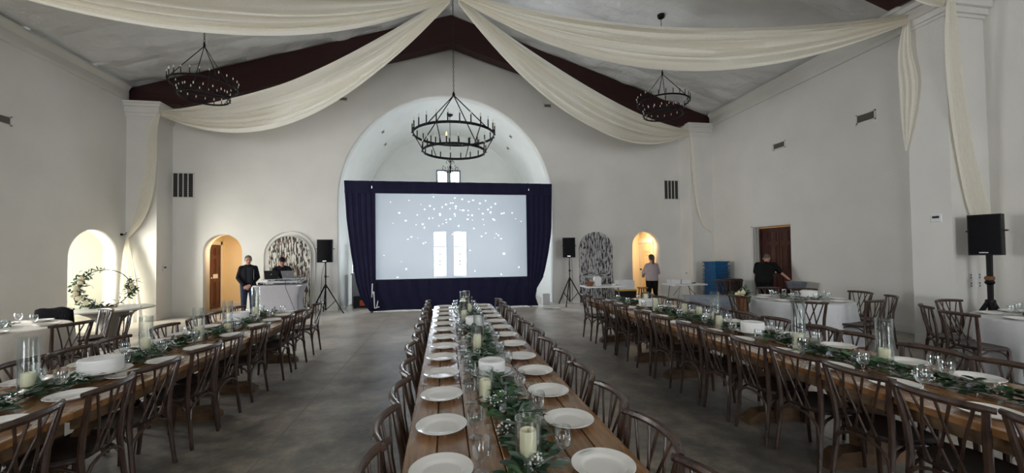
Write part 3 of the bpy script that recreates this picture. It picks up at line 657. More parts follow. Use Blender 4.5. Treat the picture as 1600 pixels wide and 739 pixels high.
def chandelier(loc, r1, r2, hub, z1, z2, top, label, lit, n1=24, n2=18):
    t = thing('chandelier', label, 'chandelier', loc, .1, None); s = r1/.9
    band(r1, z1, .055*s, .012).build('upper_ring', M['black'], t, 30); band(r2, z2, .055*s, .012).build('lower_ring', M['black'], t, 30)
    for k in range(4):
        a = PI/4+k*PI/2; c, n = math.cos(a), math.sin(a)
        MB().tube([(0, 0, hub), (c*r1*.99, n*r1*.99, z1+.03)], .012*s, 6).build('hanger_rod', M['black'], t)
    for k in range(6):
        a = k*PI/3; c, n = math.cos(a), math.sin(a)
        MB().tube([(c*r1*.99, n*r1*.99, z1), (c*r2*.99, n*r2*.99, z2+.03)], .01*s, 6).build('tie_rod', M['black'], t)
    for k in range(n1): a = 2*PI*k/n1; candle(t, (r1+.012)*math.cos(a), (r1+.012)*math.sin(a), z1+.01, .2*s, s)
    for k in range(n2): a = 2*PI*(k+.5)/n2; candle(t, (r2+.012)*math.cos(a), (r2+.012)*math.sin(a), z2+.01, .17*s, s, lit and k == 12)
    MB().lathe([(.01, hub-.03), (.035*s, hub), (.03*s, hub+.04), (.01, hub+.09)], 10).build('hub', M['black'], t)
    ch = MB(); chain(ch, hub+.08, top-.05); tag(ch.build('chain', M['black'], t), kind='stuff')
    MB().lathe([(.02, top-.09), (.08, top-.05), (.095, top+.02)], 16).build('canopy', M['black'], t)
    return t
chandelier((.245, 9.2, 0), .92, .71, 5.36, 4.42, 4.03, RIDGE-.05, 'large black two-ring candle chandelier hanging before the apse arch', True)
chandelier((-4.9, 9.2, 0), .585, .44, 6.12, 5.26, 5.02, roofz(-4.9)-.03, 'black two-ring candle chandelier on the left, against the dark truss', False)
chandelier((5.46, 9.2, 0), .62, .47, 6.18, 5.42, 5.12, roofz(5.46)-.03, 'black two-ring candle chandelier on the right, against the dark truss', False)
t = thing('scroll_chandelier', 'small wrought scroll chandelier hanging inside the apse', 'chandelier', (.25, 15.0, 0))
MB().tube([(0, 0, 4.9), (0, 0, 6.92)], .01, 6).lathe([(.02, 6.84), (.11, 6.9), (.12, 6.93)], 12).build('rod', M['black'], t)
MB().lathe([(.005, 4.72), (.04, 4.78), (.02, 4.86), (.05, 4.95), (.015, 5.05), (.02, 5.2)], 10).build('stem', M['black'], t)
for k in range(6):
    a = k*PI/3+.2; c, n = math.cos(a), math.sin(a)
    pts = [(.02, 4.85), (.12, 4.76), (.24, 4.8), (.30, 4.92), (.27, 4.99), (.23, 4.95)]
    arm = MB().tube([(r*c, r*n, z) for r, z in pts], .012, 5).tube([(r*c, r*n, z) for r, z in ((.02, 5.15), (.1, 5.22), (.16, 5.14), (.12, 5.08))], .009, 5).build('scroll_arm', M['black'], t)
    MB().lathe([(.03, 4.93), (.03, 4.945), (.012, 4.95), (.012, 5.04)], 6, (.3*c, .3*n, 0)).lathe([(.01, 5.04), (.014, 5.07), (.003, 5.11)], 6, (.3*c, .3*n, 0)).build('candle', M['bulb'], arm)
# ------------------------------------------------------------------ projection screen with its dark drape kit
YS = 12.72
t = thing('projection_screen', 'big projection screen framed in navy drapes before the apse', 'screen', (.28, YS, 0))
MB().add([(-2.36, -.004, .955), (2.38, -.004, .955), (2.38, -.004, 3.605), (-2.36, -.004, 3.605)], [(0, 1, 2, 3)]).build('screen_sheet', M['screen'], t, 0)
fm = MB()
for a, b, c, d in ((-2.41, -2.36, .90, 3.66), (2.38, 2.43, .90, 3.66), (-2.41, 2.43, .90, .955), (-2.41, 2.43, 3.605, 3.66)): fm.bb(a, b, -.03, .02, c, d)
fm.build('screen_frame', M['black'], t, 0)
PX = [(613, 79), (627, 81), (648, 73), (678, 92), (690, 100), (691, 107), (612, 93), (617, 99), (640, 94), (720, 92)]
px = [(436, 79, 5), (590, 86, 6), (643, 94, 7), (691, 113, 6), (723, 101, 7), (773, 124, 7), (815, 104, 6), (888, 126, 7), (525, 134, 7), (558, 124, 5), (573, 123, 6), (498, 154, 6), (596, 147, 8), (553, 165, 5), (595, 163, 5), (410, 146, 7), (440, 168, 6), (372, 171, 6), (627, 173, 4), (649, 177, 9), (686, 178, 5), (856, 152, 6), (832, 170, 7), (851, 191, 8), (793, 201, 7), (586, 205, 7), (591, 219, 5), (686, 211, 6), (715, 213, 7), (481, 205, 8), (482, 214, 6), (935, 200, 7), (952, 195, 6), (1014, 194, 6), (195, 198, 7), (239, 254, 7), (555, 242, 7), (525, 247, 5), (527, 267, 5), (501, 277, 4), (681, 243, 7), (717, 249, 4), (795, 244, 5), (870, 242, 7), (880, 249, 6), (404, 237, 6), (430, 235, 5), (358, 279, 7), (370, 305, 6), (312, 284, 4), (473, 291, 5), (615, 293, 7), (727, 311, 6), (570, 354, 5), (814, 346, 6), (782, 370, 6), (893, 352, 5), (908, 364, 6), (928, 389, 6), (880, 381, 3), (278, 371, 6), (253, 388, 5), (362, 419, 6), (377, 412, 5), (697, 474, 5), (948, 502, 10), (1060, 605, 7), (926, 656, 6), (241, 603, 7), (180, 661, 6), (731, 628, 6), (437, 575, 4), (320, 211, 5), (1040, 238, 4), (1082, 259, 5), (135, 120, 4), (264, 106, 4), (346, 135, 3), (322, 380, 3), (150, 272, 3), (802, 284, 4), (765, 166, 4), (88, 503, 3), (207, 549, 3)]
sp = MB(); q = random.Random(5)
for x, z, r in px:
    X = -2.36+(x-27)/1100*4.74; Z = 3.605-(z-58)/620*2.65; rr = r*.0038
    a = q.uniform(.8, 1.3)
    sp.add([(X+rr*a*math.cos(k*PI/4), -.008, Z+rr/a*math.sin(k*PI/4)) for k in range(8)], [tuple(range(8))])
tag(sp.build('projected_sparks', M['spark'], t, 0), kind='stuff')
def curtain(name, fl_, fr_, z0, z1, folds, seed, parent, y=-.05, nu=70, nv=14):
    q = random.Random(seed); p = [q.uniform(0, 6.28) for _ in range(3)]
    def fn(u, v):
        z = z0(u) + (z1-z0(u))*v if callable(z0) else z0+(z1-z0)*v
        a, b = fl_(z), fr_(z)
        return (a+(b-a)*u, y-.010*math.sin(u*2*PI*folds+p[0]+.5*math.sin(v*3+p[1]))-.004*math.sin(u*2*PI*folds*2.3+p[2]), z)
    return MB().grid(fn, nu, nv).build(name, M['navy'], parent, 80)
def pw(tab):
    def f(z):
        for (z0, a), (z1, b) in zip(tab, tab[1:]):
            if z <= z1: return a+(b-a)*(z-z0)/(z1-z0)
        return tab[-1][1]
    return f
lo_ = pw([(0, -2.5), (.15, -2.62), (.5, -2.8), (.95, -2.92), (1.8, -3.05), (2.8, -3.17), (3.98, -3.24)])
ro_ = pw([(0, 2.72), (.3, 2.62), (.5, 2.62), (.95, 2.9), (1.75, 3.08), (2.4, 3.18), (3.98, 3.22)])
curtain('left_curtain', lo_, lambda z: -2.33, .02, 3.97, 5, 1, t)
curtain('right_curtain', lambda z: 2.35, ro_, .02, 3.97, 5, 2, t)
curtain('bottom_skirt', lo_, ro_, lambda u: .015+.02*math.sin(u*9)**2, .97, 14, 3, t, -.035, 110, 8)
curtain('top_valance', lambda z: -3.22, lambda z: 3.2, 3.6, 3.975, 12, 4, t, -.065, 110, 5)
for x in (-2.43, 2.43):
    lg = MB().bb(x-.02, x+.02, .01, .05, 0, 4.0).bb(x-.025, x+.025, -.3, .6, 0, .03).build('upright', M['lapgrey'], t, 0)
    MB().tube([(x, -.1, 3.82), (x, -.09, 3.74)], .012, 6).build('clip', M['chrome'], lg)
cl = MB()
for p, q2 in (((-2.44, .45), (-2.42, .86)), ((-2.36, .12), (-2.38, .62)), ((-2.36, .12), (-2.22, .16)), ((-2.3, .16), (-2.26, .34)), ((-2.4, .62), (-2.44, .5))):
    cl.bar((p[0], -.13, p[1]), (q2[0], -.13, q2[1]), .03, .02, (0, 1, 0))
cl.build('pale_tie_strap', M['white'], t, 0)
# things in the apse beside the screen
t = thing('picture_frame', 'dark framed picture leaning on the apse wall left of the screen', 'picture', (-2.93, 14.55, 1.12), .95)
MB().bb(-.24, .24, -.03, 0, 0, 1.05).build('frame', M['black'], t, 0); MB().bb(-.19, .19, -.036, -.03, .05, 1.0).build('canvas', M['picture'], t, 0)
t = thing('side_cabinet', 'grey painted cabinet in the apse behind the left screen curtain', 'cabinet', (-2.78, 14.5, 0), .0)
MB().bb(-.32, .32, -.2, .2, 0, 1.06).build('carcass', M['cabinet'], t, 0); MB().bb(-.35, .35, -.23, .22, 1.06, 1.1).build('top', M['cabinet'], t, 0)
for s in (-1, 1):
    d = MB().bb(min(s*.02, s*.3), max(s*.02, s*.3), -.22, -.2, .3, .98).build('cabinet_door', M['cabinet'], t, 0)
    MB().ball((s*.06, -.235, .68), .018).build('knob', M['black'], d)
tag(MB().lathe([(.05, 0), (.09, .05), (.1, .14), (.06, .22), (.04, .26), (.06, .28)], 14, (-2.78, 14.45, 1.1)).build('silver_urn', M['silver']), 'small silver urn standing on the grey apse cabinet', 'urn')
t = thing('space_heater', 'low black heater with an orange glowing grille at the apse floor', 'heater', (-2.62, 13.8, 0))
MB().bb(-.3, .3, -.13, .13, .02, .38).build('body', M['plastic'], t, 0)
MB().bb(-.1, .26, -.14, -.13, .08, .26).build('glowing_grille', mat('ember_orange', (150, 60, 30), 0.5, emit=(255, 110, 50), estr=.06), t, 0)
for s in (-.25, .25): MB().bb(s-.04, s+.04, -.15, .15, 0, .02).build('foot', M['plastic'], t, 0)
tag(MB().bb(-.12, .12, -.1, .1, 0, .36).bb(-.1, .1, -.102, -.1, .2, .22).build('white_box', M['white'], loc=(3.32, 13.0, 0)), 'upright white box on the floor right of the screen', 'box')
ppr = MB().grid(lambda u, v: ((u-.5)*.5, (v-.5)*.28, .006+.02*abs(math.sin(u*5+v*3))), 8, 5).build('floor_paper', M['white'], loc=(3.25, 12.0, 0)); tag(ppr, 'crumpled white sheet lying on the floor right of the screen', 'paper')
# ------------------------------------------------------------------ speakers and their stands
def speaker(loc, rz, w_, d, h, label, tilt=0):
    t = thing('loudspeaker', label, 'speaker', loc, rz)
    p = [(-w_/2, -d/2), (w_/2, -d/2), (w_/2, d*.15), (w_*.3, d/2), (-w_*.3, d/2), (-w_/2, d*.15)]
    MB().prism(p, 'z', 0, h).build('cabinet', M['plastic'], t, 0)
    def fn(u, v):
        x = (u-.5)*(w_-.03); return (x, -d/2-.004-.035*(1-(2*u-1)**2), .02+v*(h-.04))
    g = MB().grid(fn, 12, 2); k = len(g.v)
    g.build('grille', M['grille'], t, 60)
    MB().bb(-.05, .05, -d/2-.047, -d/2-.038, .035, .05).build('badge', M['chrome'], t, 0)
    for s in (-1, 1): MB().tube([(s*w_/2, 0-.06, h*.6), (s*(w_/2+.03), -.05, h*.6), (s*(w_/2+.03), .04, h*.6), (s*w_/2, .05, h*.6)], .012, 6).build('handle', M['plastic'], t)
    MB().tube([(w_*.2, d/2, h*.66), (w_*.2, d/2+.03, h*.66)], .02, 8).tube([(w_*.2, d/2, h*.4), (w_*.2, d/2+.03, h*.4)], .02, 8).build('knob', M['plastic'], t)
    return t
def stand(loc, h, label, spread=.5, hub=1.0, r=.019, rz=0.0, big=False):
    t = thing('speaker_stand', label, 'stand', loc, rz)
    MB().tube([(0, 0, .1), (0, 0, h)], r, 10).build('pole', M['black'], t)
    MB().lathe([(r*1.7, hub-.06), (r*1.9, hub-.03), (r*1.9, hub+.03), (r*1.5, hub+.05)], 10).build('collar', M['plastic'], t)
    z2 = h*.72; c = MB().lathe([(r*1.3, z2-.03), (r*1.9, z2), (r*1.3, z2+.05)], 10).build('upper_collar', M['plastic'] if not big else M['black'], t)
    MB().tube([(0, 0, z2), (.06, .0, z2)], .008, 6).ball((.07, 0, z2), .018).build('knob', M['plastic'], c)
    for k in range(3):
        a = PI/2+k*2*PI/3; q = (math.cos(a), math.sin(a))
        l = MB().bar((q[0]*.03, q[1]*.03, hub), (q[0]*spread, q[1]*spread, .02), r*1.25, r*1.7).build('leg', M['black'], t, 0)
        MB().ball((q[0]*spread, q[1]*spread, .022), .022).build('rubber_foot', M['plastic'], l)
        MB().bar((q[0]*.02, q[1]*.02, .13), (q[0]*spread*.55, q[1]*spread*.55, hub*.46), r*.7, r*1.1).build('brace', M['black'], t, 0)
    return t
stand((-3.47, 12.62, 0), 1.52, 'black tripod speaker stand left of the screen', .52, .82, rz=.4)
speaker((-3.47, 12.62, 1.52), .15, .42, .38, .67, 'black loudspeaker on a tripod left of the screen')
stand((4.03, 12.6, 0), 1.56, 'black tripod speaker stand right of the screen', .5, .86, rz=.5)
speaker((4.03, 12.6, 1.56), -.35, .4, .38, .64, 'black loudspeaker on a tripod right of the screen')
stand((8.62, 5.06, 0), 1.58, 'thick black speaker stand by the nearer right pier', .42, .82, .032, rz=.2, big=True)
MB().lathe([(.05, 1.18), (.06, 1.2), (.06, 1.22), (.05, 1.24)], 12).build('tan_ring', M['basket'], [o for o in bpy.data.objects if o.name.startswith('speaker_stand')][-1])
speaker((8.60, 5.06, 1.58), -1.25, .36, .28, .65, 'large black loudspeaker in front of the nearer right pier')
def cord(pts, label, r=.006, m='plastic', name='power_cord'):
    P = [Vector(p) for p in pts]; o = []
    for i in range(len(P)-1):
        p0, p1, p2, p3 = P[max(i-1, 0)], P[i], P[i+1], P[min(i+2, len(P)-1)]
        for k in range(6):
            f = k/6; o.append(p1+(p2-p0)*(.5*f)+(p0*2-p1*5+p2*4-p3)*(.5*f*f)+(p1*3-p0-p2*3+p3)*(.5*f*f*f))
    o.append(P[-1]); return tag(MB().tube(o, r, 5).build(name, M[m]), label, 'cord')
cord([(8.8, 5.12, 1.7), (8.86, 5.16, 1.3), (8.82, 5.14, .9), (8.76, 5.12, .5), (8.8, 5.15, .02)], 'black cord hanging from the large loudspeaker on the right')
cord([(-3.56, 13.0, 1.6), (-3.68, 13.02, 1.2), (-3.72, 13.05, .7), (-3.75, 13.0, .02)], 'thin cord hanging from the loudspeaker left of the screen')
cord([(4.16, 12.85, 1.7), (4.22, 12.9, 1.2), (4.24, 12.95, .6), (4.2, 12.9, .02)], 'thin cord hanging from the loudspeaker right of the screen')
# ------------------------------------------------------------------ cross-back chairs (local: sitter faces +y, back towards -y)
def make_chair(label, group):
    t = thing('dining_chair', label, 'chair', (0, 0, 0), 0, group)
    n = 20; P = []
    for k in range(n):
        a = 2*PI*k/n; x, y = math.cos(a), math.sin(a); e = .5
        X = .215*math.copysign(abs(x)**e, x); Y = .2*math.copysign(abs(y)**e, y)
        P.append((X*(1.0+.06*Y/.2), Y+.01))
    s = MB(); vs = []
    for sc_, z in ((.95, .425), (1, .435), (1, .452), (.96, .462), (.8, .455)):
        vs += [(x*sc_, y*sc_, z) for x, y in P]
    fs = [tuple(range(n-1, -1, -1)), tuple(4*n+k for k in range(n))]
    for j in range(4): fs += [(j*n+k, j*n+(k+1) % n, (j+1)*n+(k+1) % n, (j+1)*n+k) for k in range(n)]
    s.add(vs, fs).build('seat', M['seat'], t)
    m = M['chair']
    for sx in (-1, 1):
        MB().tube([(sx*.18, .17, .44), (sx*.185, .18, .22), (sx*.19, .195, 0)], [.02, .018, .015], 7).build('leg', m, t)
        # rear leg runs up into the back post
        MB().tube([(sx*.195, -.235, 0), (sx*.185, -.205, .25), (sx*.183, -.185, .45), (sx*.19, -.20, .62), (sx*.205, -.228, .76), (sx*.217, -.246, .86)], [.014, .016, .018, .017, .016, .015], 7, flat=1.25, upv=(0, 1, 0)).build('back_post', m, t)
    def rail(u): return (u*.248, -.226-.074*(1-abs(u)**2.2), .868-.004*u*u)
    pts = [rail(-1+2*k/10) for k in range(11)]
    MB().tube(pts, [.017, .021, .022, .022, .023, .023, .023, .022, .022, .021, .017], 8, flat=.85, upv=(0, 0, 1)).build('top_rail', m, t)
    def low(u): return (u*.165, -.193-.01*(1-u*u), .455)
    for a, b in ((-.72, -.42), (-.38, .22), (-.12, -.62), (.12, .62), (.38, -.22), (.72, .42)):
        p, q = Vector(rail(a)), Vector(low(b*.95)); mid = (p+q)/2+Vector((0, -.012 if a*b > 0 else .004, 0))
        MB().tube([p+Vector((0, 0, -.01)), mid, q], [.0095, .0085, .0095], 6, flat=.75).build('slat', m, t)
    def hoop(p, q, h):
        p, q = Vector(p), Vector(q); return [p.lerp(q, .5-.5*math.cos(PI*k/8))+Vector((0, 0, h*math.sin(PI*k/8)**.6)) for k in range(9)]
    MB().tube(hoop((-.186, -.212, .24), (.186, -.212, .24), .18), .011, 6).build('bent_brace', m, t)
    for sx in (-1, 1): MB().tube(hoop((sx*.186, -.2, .24), (sx*.186, .17, .24), .18), .011, 6).build('bent_brace', m, t)
    return t
chair0 = None
CH = random.Random(21)
def chair(x, y, rz, label, group, jit=.03):
    global chair0
    rz += CH.uniform(-jit, jit)
    if chair0 is None:
        chair0 = make_chair(label, group); chair0.location = (x, y, 0); chair0.rotation_euler = (0, 0, rz); return chair0
    return copy_tree(chair0, (x, y, 0), rz, label, group)
# ------------------------------------------------------------------ long farm tables
def make_table(label):
    t = thing('farm_table', label, 'table', (0, 0, 0), 0, None)
    L, W, n = 2.26, 1.06, 7; pw_ = W/n
    for i in range(n):
        x0 = -W/2+i*pw_+.0025; x1 = x0+pw_-.005; z = .76-.0012*(i % 3)
        MB().add([(x0, -L/2, z-.042), (x1, -L/2, z-.042), (x1, L/2, z-.042), (x0, L/2, z-.042), (x0, -L/2, z-.004), (x1, -L/2, z-.004), (x1, L/2, z-.004), (x0, L/2, z-.004), (x0+.004, -L/2+.004, z), (x1-.004, -L/2+.004, z), (x1-.004, L/2-.004, z), (x0+.004, L/2-.004, z)],
            [(3, 2, 1, 0), (0, 1, 5, 4), (1, 2, 6, 5), (2, 3, 7, 6), (3, 0, 4, 7), (4, 5, 9, 8), (5, 6, 10, 9), (6, 7, 11, 10), (7, 4, 8, 11), (8, 9, 10, 11)]).build('plank', M['table' if i % 2 else 'table2'], t, 0)
    MB().bb(-W/2+.02, W/2-.02, -L/2+.1, -L/2+.2, .66, .716).bb(-W/2+.02, W/2-.02, L/2-.2, L/2-.1, .66, .716).build('cleat', M['tleg'], t, 0)
    MB().bb(-W/2+.03, -W/2+.055, -L/2+.03, L/2-.03, .64, .717).build('apron', M['tleg'], t, 0); MB().bb(W/2-.055, W/2-.03, -L/2+.03, L/2-.03, .64, .717).build('apron', M['tleg'], t, 0)
    for y in (-.72, .72):
        MB().bb(-.09, .09, y-.07, y+.07, .1, .64).build('pedestal', M['tleg'], t, 0)
        MB().prism([(-.42, 0), (.42, 0), (.42, .05), (.3, .12), (-.3, .12), (-.42, .05)], 'y', y-.065, y+.065).build('foot', M['tleg'], t, 0)
        MB().prism([(-.4, .716), (.4, .716), (.4, .67), (.3, .6), (-.3, .6), (-.4, .67)], 'y', y-.06, y+.06).build('head_beam', M['tleg'], t, 0)
        for s in (-1, 1): MB().bar((s*.09, y, .2), (s*.33, y, .62), .06, .07).build('diagonal_strut', M['tleg'], t, 0)
    MB().bb(-.045, .045, -.72, .72, .27, .37).build('stretcher', M['tleg'], t, 0)
    return t
tbl0 = None
RUNS = [('left', -2.79, 7.45, 'left'), ('centre', .335, 7.50, 'centre'), ('right', 3.335, 7.68, 'right')]
for nm, x, y1, lab in RUNS:
    for k in range(3):
        L = ['screen end of the %s row of tables', 'middle of the %s row of tables', 'near end of the %s row of tables'][k] % lab
        loc = (x, y1-1.13-2.27*k, 0); lb = 'long brown plank farm table at the '+L
        if tbl0 is None: tbl0 = make_table(lb); tbl0.location = loc; tbl0['group'] = 'long farm tables'
        else: copy_tree(tbl0, loc, 0, lb, 'long farm tables')
def row(x, ys, rz, side, table, jit=.05):
    n = len(ys)
    for i, y in enumerate(sorted(ys, reverse=True)):
        chair(x+CH.uniform(-.015, .015), y, rz, 'dark cross-back chair, %s from the screen, %s side of the %s table row' % (ORD[i], side, table), 'chairs on the %s side of the %s table row' % (side, table), jit)
E_, W_ = -PI/2, PI/2     # facing +x, facing -x
row(3.01, [7.6, 6.97, 6.49, 6.06, 5.34, 4.82, 4.25, 3.81, 3.30, 2.85, 2.35, 1.86, 1.36], E_, 'left', 'right')
row(3.68, [7.3, 6.75, 6.25, 5.75, 5.25, 4.75, 4.22, 3.66, 3.27, 2.67, 2.2], W_, 'right', 'right')
row(-2.46, [7.62, 6.77, 6.17, 5.38, 4.68, 4.21, 3.62, 3.10, 2.55], W_, 'right', 'left', .12)
row(-3.13, [7.3, 6.67, 6.18, 5.55, 4.78, 4.30, 3.88, 3.4, 2.9], E_, 'left', 'left')
row(-.03, [7.25, 6.75, 6.25, 5.75, 5.25, 4.75, 4.25, 3.72, 3.1, 2.55, 2.07, 1.65, 1.18], E_, 'left', 'centre')
row(.70, [7.2, 6.7, 6.2, 5.7, 5.15, 4.65, 4.15, 3.65, 3.16, 2.73, 2.25, 1.75, 1.27], W_, 'right', 'centre')
# ------------------------------------------------------------------ round tables under cloths
def cloth(name, label, loc, r, m, z=.765, seed=1, hem=.04):
    q = random.Random(seed); ph = q.uniform(0, 6.28)
    def wv(j, th):
        k = max(0, j-5)/9; return k*(.055*math.sin(11*th+ph)+.03*math.sin(19*th+2*ph))
    prof = [(.01, z+.003), (r*.5, z+.004), (r*.9, z+.004), (r*.985, z+.003), (r+.004, z-.006), (r+.012, z-.03)]
    for k in range(9): f = (k+1)/9; prof.append((r+.02+.07*f, z-.03-(z-.03-hem)*f))
    o = MB().lathe(prof, 96, wave=wv, cap1=False).build(name, m, loc=loc, smooth=70)
    return tag(o, label, 'tablecloth', 'table linens')
def round_table(loc, r, label, h=.76):
    t = thing('round_table', label, 'table', loc, 0, 'round banquet tables')
    MB().lathe([(r*.97, h-.03), (r, h-.02), (r, h-.006), (r*.985, h)], 48).build('tabletop', M['stool'], t)
    for k in range(4):
        a = PI/4+k*PI/2; MB().tube([(r*.55*math.cos(a), r*.55*math.sin(a), h-.03), (r*.6*math.cos(a), r*.6*math.sin(a), 0)], .016, 8).build('leg', M['black'], t)
    return t
PODS = [('far right', (6.65, 6.62, 0), .82, 'linen', 3), ('near right', (7.85, 3.92, 0), .80, 'linen', 5), ('left', (-6.25, 6.5, 0), .92, 'linen_warm', 9)]
PL = {'far right': 'on the far right round table by the brown double door', 'near right': 'on the near right round table by the big speaker', 'left': 'on the left round table before the flower hoop'}
for nm, loc, r, m, s in PODS:
    round_table(loc, r-.005, 'round banquet table under the cloth '+{'far right': 'near the brown double door', 'near right': 'near the big right speaker', 'left': 'at the left picture edge'}[nm])
    cloth('tablecloth', {'far right': 'white floor-length cloth on the far right round table', 'near right': 'white floor-length cloth on the near right round table by the speaker', 'left': 'ivory floor-length cloth on the round table at the left edge'}[nm], loc, r, M[m], seed=s)
def pod_chair(c, px, py, label, g, off=.26):   # px, py: where the top rail is
    d = Vector((c[0]-px, c[1]-py)); L = max(d.length, c[3]+.42); d.normalize(); px, py = c[0]-d.x*L, c[1]-d.y*L; chair(px+d.x*off, py+d.y*off, math.atan2(d.y, d.x)-PI/2, label, g, .05)
c = PODS[0][1]+(PODS[0][2],); g = 'chairs round the far right round table'
for p, lab in (((7.1, 7.86), 'behind the far right round table, before the bending man'), ((7.55, 7.4), 'behind the far right round table, by the grey tub'), ((7.98, 6.55), 'with its back to the right wall at the far right round table'), ((5.72, 5.50), 'nearest the camera at the far right round table, beside the tall glass'), ((6.86, 5.44), 'with its seat showing, right end of the far right round table'), ((7.72, 5.80), 'turned edge-on, rightmost at the far right round table'), ((5.32, 6.62), 'holding the rose basket, left of the far right round table')):
    pod_chair(c, *p, 'dark cross-back chair '+lab, g)
c = PODS[1][1]+(PODS[1][2],); g = 'chairs round the near right round table'
for p, lab in (((6.86, 4.74), 'leftmost at the near right round table'), ((6.46, 4.12), 'nearest the camera at the near right round table'), ((7.86, 4.93), 'behind the near right round table, before the speaker stand')):
    pod_chair(c, *p, 'dark cross-back chair '+lab, g)
c = PODS[2][1]+(PODS[2][2],); g = 'chairs round the left round table'
for p, lab in (((-5.5, 7.66), 'standing between the left round table and the flower hoop'), ((-4.78, 7.04), 'turned edge-on right of the left round table'), ((-4.76, 6.12), 'with its back to the camera at the left round table'), ((-6.42, 7.92), 'under the black wool coat at the left round table')):
    pod_chair(c, *p, 'dark cross-back chair '+lab, g)
# black coat over the back of a chair
def coat(u, v):
    a = (u-.5)*2; z = .905-.04*abs(a)**3
    y = -.02-.075*(v-.5)*2 if False else 0
    s = v*2-1
    return (a*.24, -.0+.085*s*(1.0 if abs(s) < .6 else 1.05), z-.62*max(0, abs(s)-.25)-.012*math.sin(9*u+5*v))
co = MB().grid(coat, 24, 20).build('wool_coat', M['fur'], smooth=80); co.location = (-6.41, 7.86, 0); co.rotation_euler = (0, 0, math.atan2(6.5-7.92, -6.25+6.42)-PI/2)
sm = co.modifiers.new('thickness', 'SOLIDIFY'); sm.thickness = .03
tag(co, 'black wool coat hung over a chair at the left round table', 'coat')
# ------------------------------------------------------------------ tableware
def mk_plate():
    p = [(.03, .004), (.075, .0), (.082, .003), (.098, .013), (.135, .023), (.1385, .027), (.136, .029), (.102, .019), (.096, .016), (.088, .0085), (.08, .0065), (.04, .006), (.004, .006)]
    return MB().lathe(p, 40, cap0=True, cap1=True).mesh('dinner_plate', M['china'], 40)
PLATE = mk_plate(); TOP = .7605; TOPC = .7705
def plate_row(x, ys, side, table, z=TOP):
    for i, y in enumerate(sorted(ys, reverse=True)):
        o = ob('dinner_plate', PLATE, None, (x+CH.uniform(-.015, .015), y, z)); o.rotation_euler = (0, 0, CH.uniform(0, 6))
        tag(o, 'white dinner plate, %s from the screen, %s side of the %s table row' % (ORD[i], side, table), 'plate', 'plates on the %s side of the %s row' % (side, table))
plate_row(-.015, [1.76, 2.22, 2.70, 3.18, 3.68, 4.12, 4.57, 5.03, 5.46, 5.9, 6.36, 6.82, 7.27], 'left', 'centre')
plate_row(.685, [1.67, 2.16, 2.63, 3.10, 3.56, 4.07, 4.55, 5.03, 5.5, 5.95, 6.4, 6.85, 7.28], 'right', 'centre')
plate_row(3.02, [1.30, 1.79, 2.28, 2.72, 3.21, 3.74, 4.20, 4.78, 5.3, 5.8, 6.3, 6.8, 7.35], 'left', 'right')
plate_row(3.72, [1.72, 2.27, 2.70, 3.28, 3.80, 4.24, 4.75, 5.25, 5.75, 6.25, 6.75, 7.25], 'right', 'right')
plate_row(-2.49, [2.72, 3.20, 3.69, 4.11, 4.60, 5.28, 5.93, 6.4, 6.9, 7.25], 'right', 'left')
plate_row(-3.12, [2.70, 3.15, 3.64, 4.15, 4.68, 5.08, 5.50, 6.0, 6.5, 7.0], 'left', 'left')
# goblets
GOB = MB().lathe([(.001, .004), (.031, .0), (.034, .003), (.03, .006), (.012, .011), (.0085, .018), (.0115, .03), (.0095, .042), (.012, .05), (.028, .062), (.038, .08), (.042, .105), (.041, .13), (.038, .15), (.0365, .15), (.0395, .13), (.04, .105), (.036, .082), (.02, .066), (.002, .06)], 20, cap0=True, cap1=True).mesh('water_goblet', M['goblet'], 60)
def gob(x, y, label, group, z=TOP):
    o = ob('water_goblet', GOB, None, (x, y, z)); tag(o, label, 'goblet', group); return o
def gob_row(pts, side, table):
    for i, (x, y) in enumerate(sorted(pts, key=lambda p: -p[1])):
        gob(x, y, 'stemmed water goblet, %s from the screen, %s side of the %s table row' % (ORD[i], side, table), 'goblets on the %s side of the %s row' % (side, table))
def jx(x, ys): return [(x+CH.uniform(-.02, .02), y) for y in ys]
gob_row([(.15, 1.74), (.15, 2.08), (.15, 2.57), (.18, 2.94), (.16, 3.2)]+jx(.17, [3.55, 3.95, 4.35, 4.8, 5.25, 5.65, 6.1, 6.6, 7.05]), 'left', 'centre')
gob_row([(.525, 1.78), (.52, 2.25), (.49, 2.66), (.5, 3.24), (.49, 3.62)]+jx(.5, [4.1, 4.6, 5.15, 5.55, 6.0, 6.5, 6.95]), 'right', 'centre')
gob_row([(3.11, 2.18), (3.16, 2.60), (3.16, 3.12), (3.09, 3.55), (3.14, 3.98)]+jx(3.16, [4.5, 5.05, 5.55, 6.05, 6.55, 7.0]), 'left', 'right')
gob_row([(3.47, 2.28), (3.57, 2.42), (3.53, 3.33), (3.54, 3.9), (3.43, 3.66), (3.52, 4.53)]+jx(3.55, [4.95, 5.45, 5.95, 6.45, 6.95]), 'right', 'right')
gob_row([(-2.70, 3.37), (-2.68, 3.91), (-2.69, 4.39), (-2.66, 4.86), (-2.52, 5.45)]+jx(-2.6, [6.1, 6.55, 7.05]), 'right', 'left')
gob_row([(-2.95, 3.50), (-2.98, 4.35), (-2.95, 5.2), (-2.94, 6.22)]+jx(-2.97, [6.75, 7.2]), 'left', 'left')
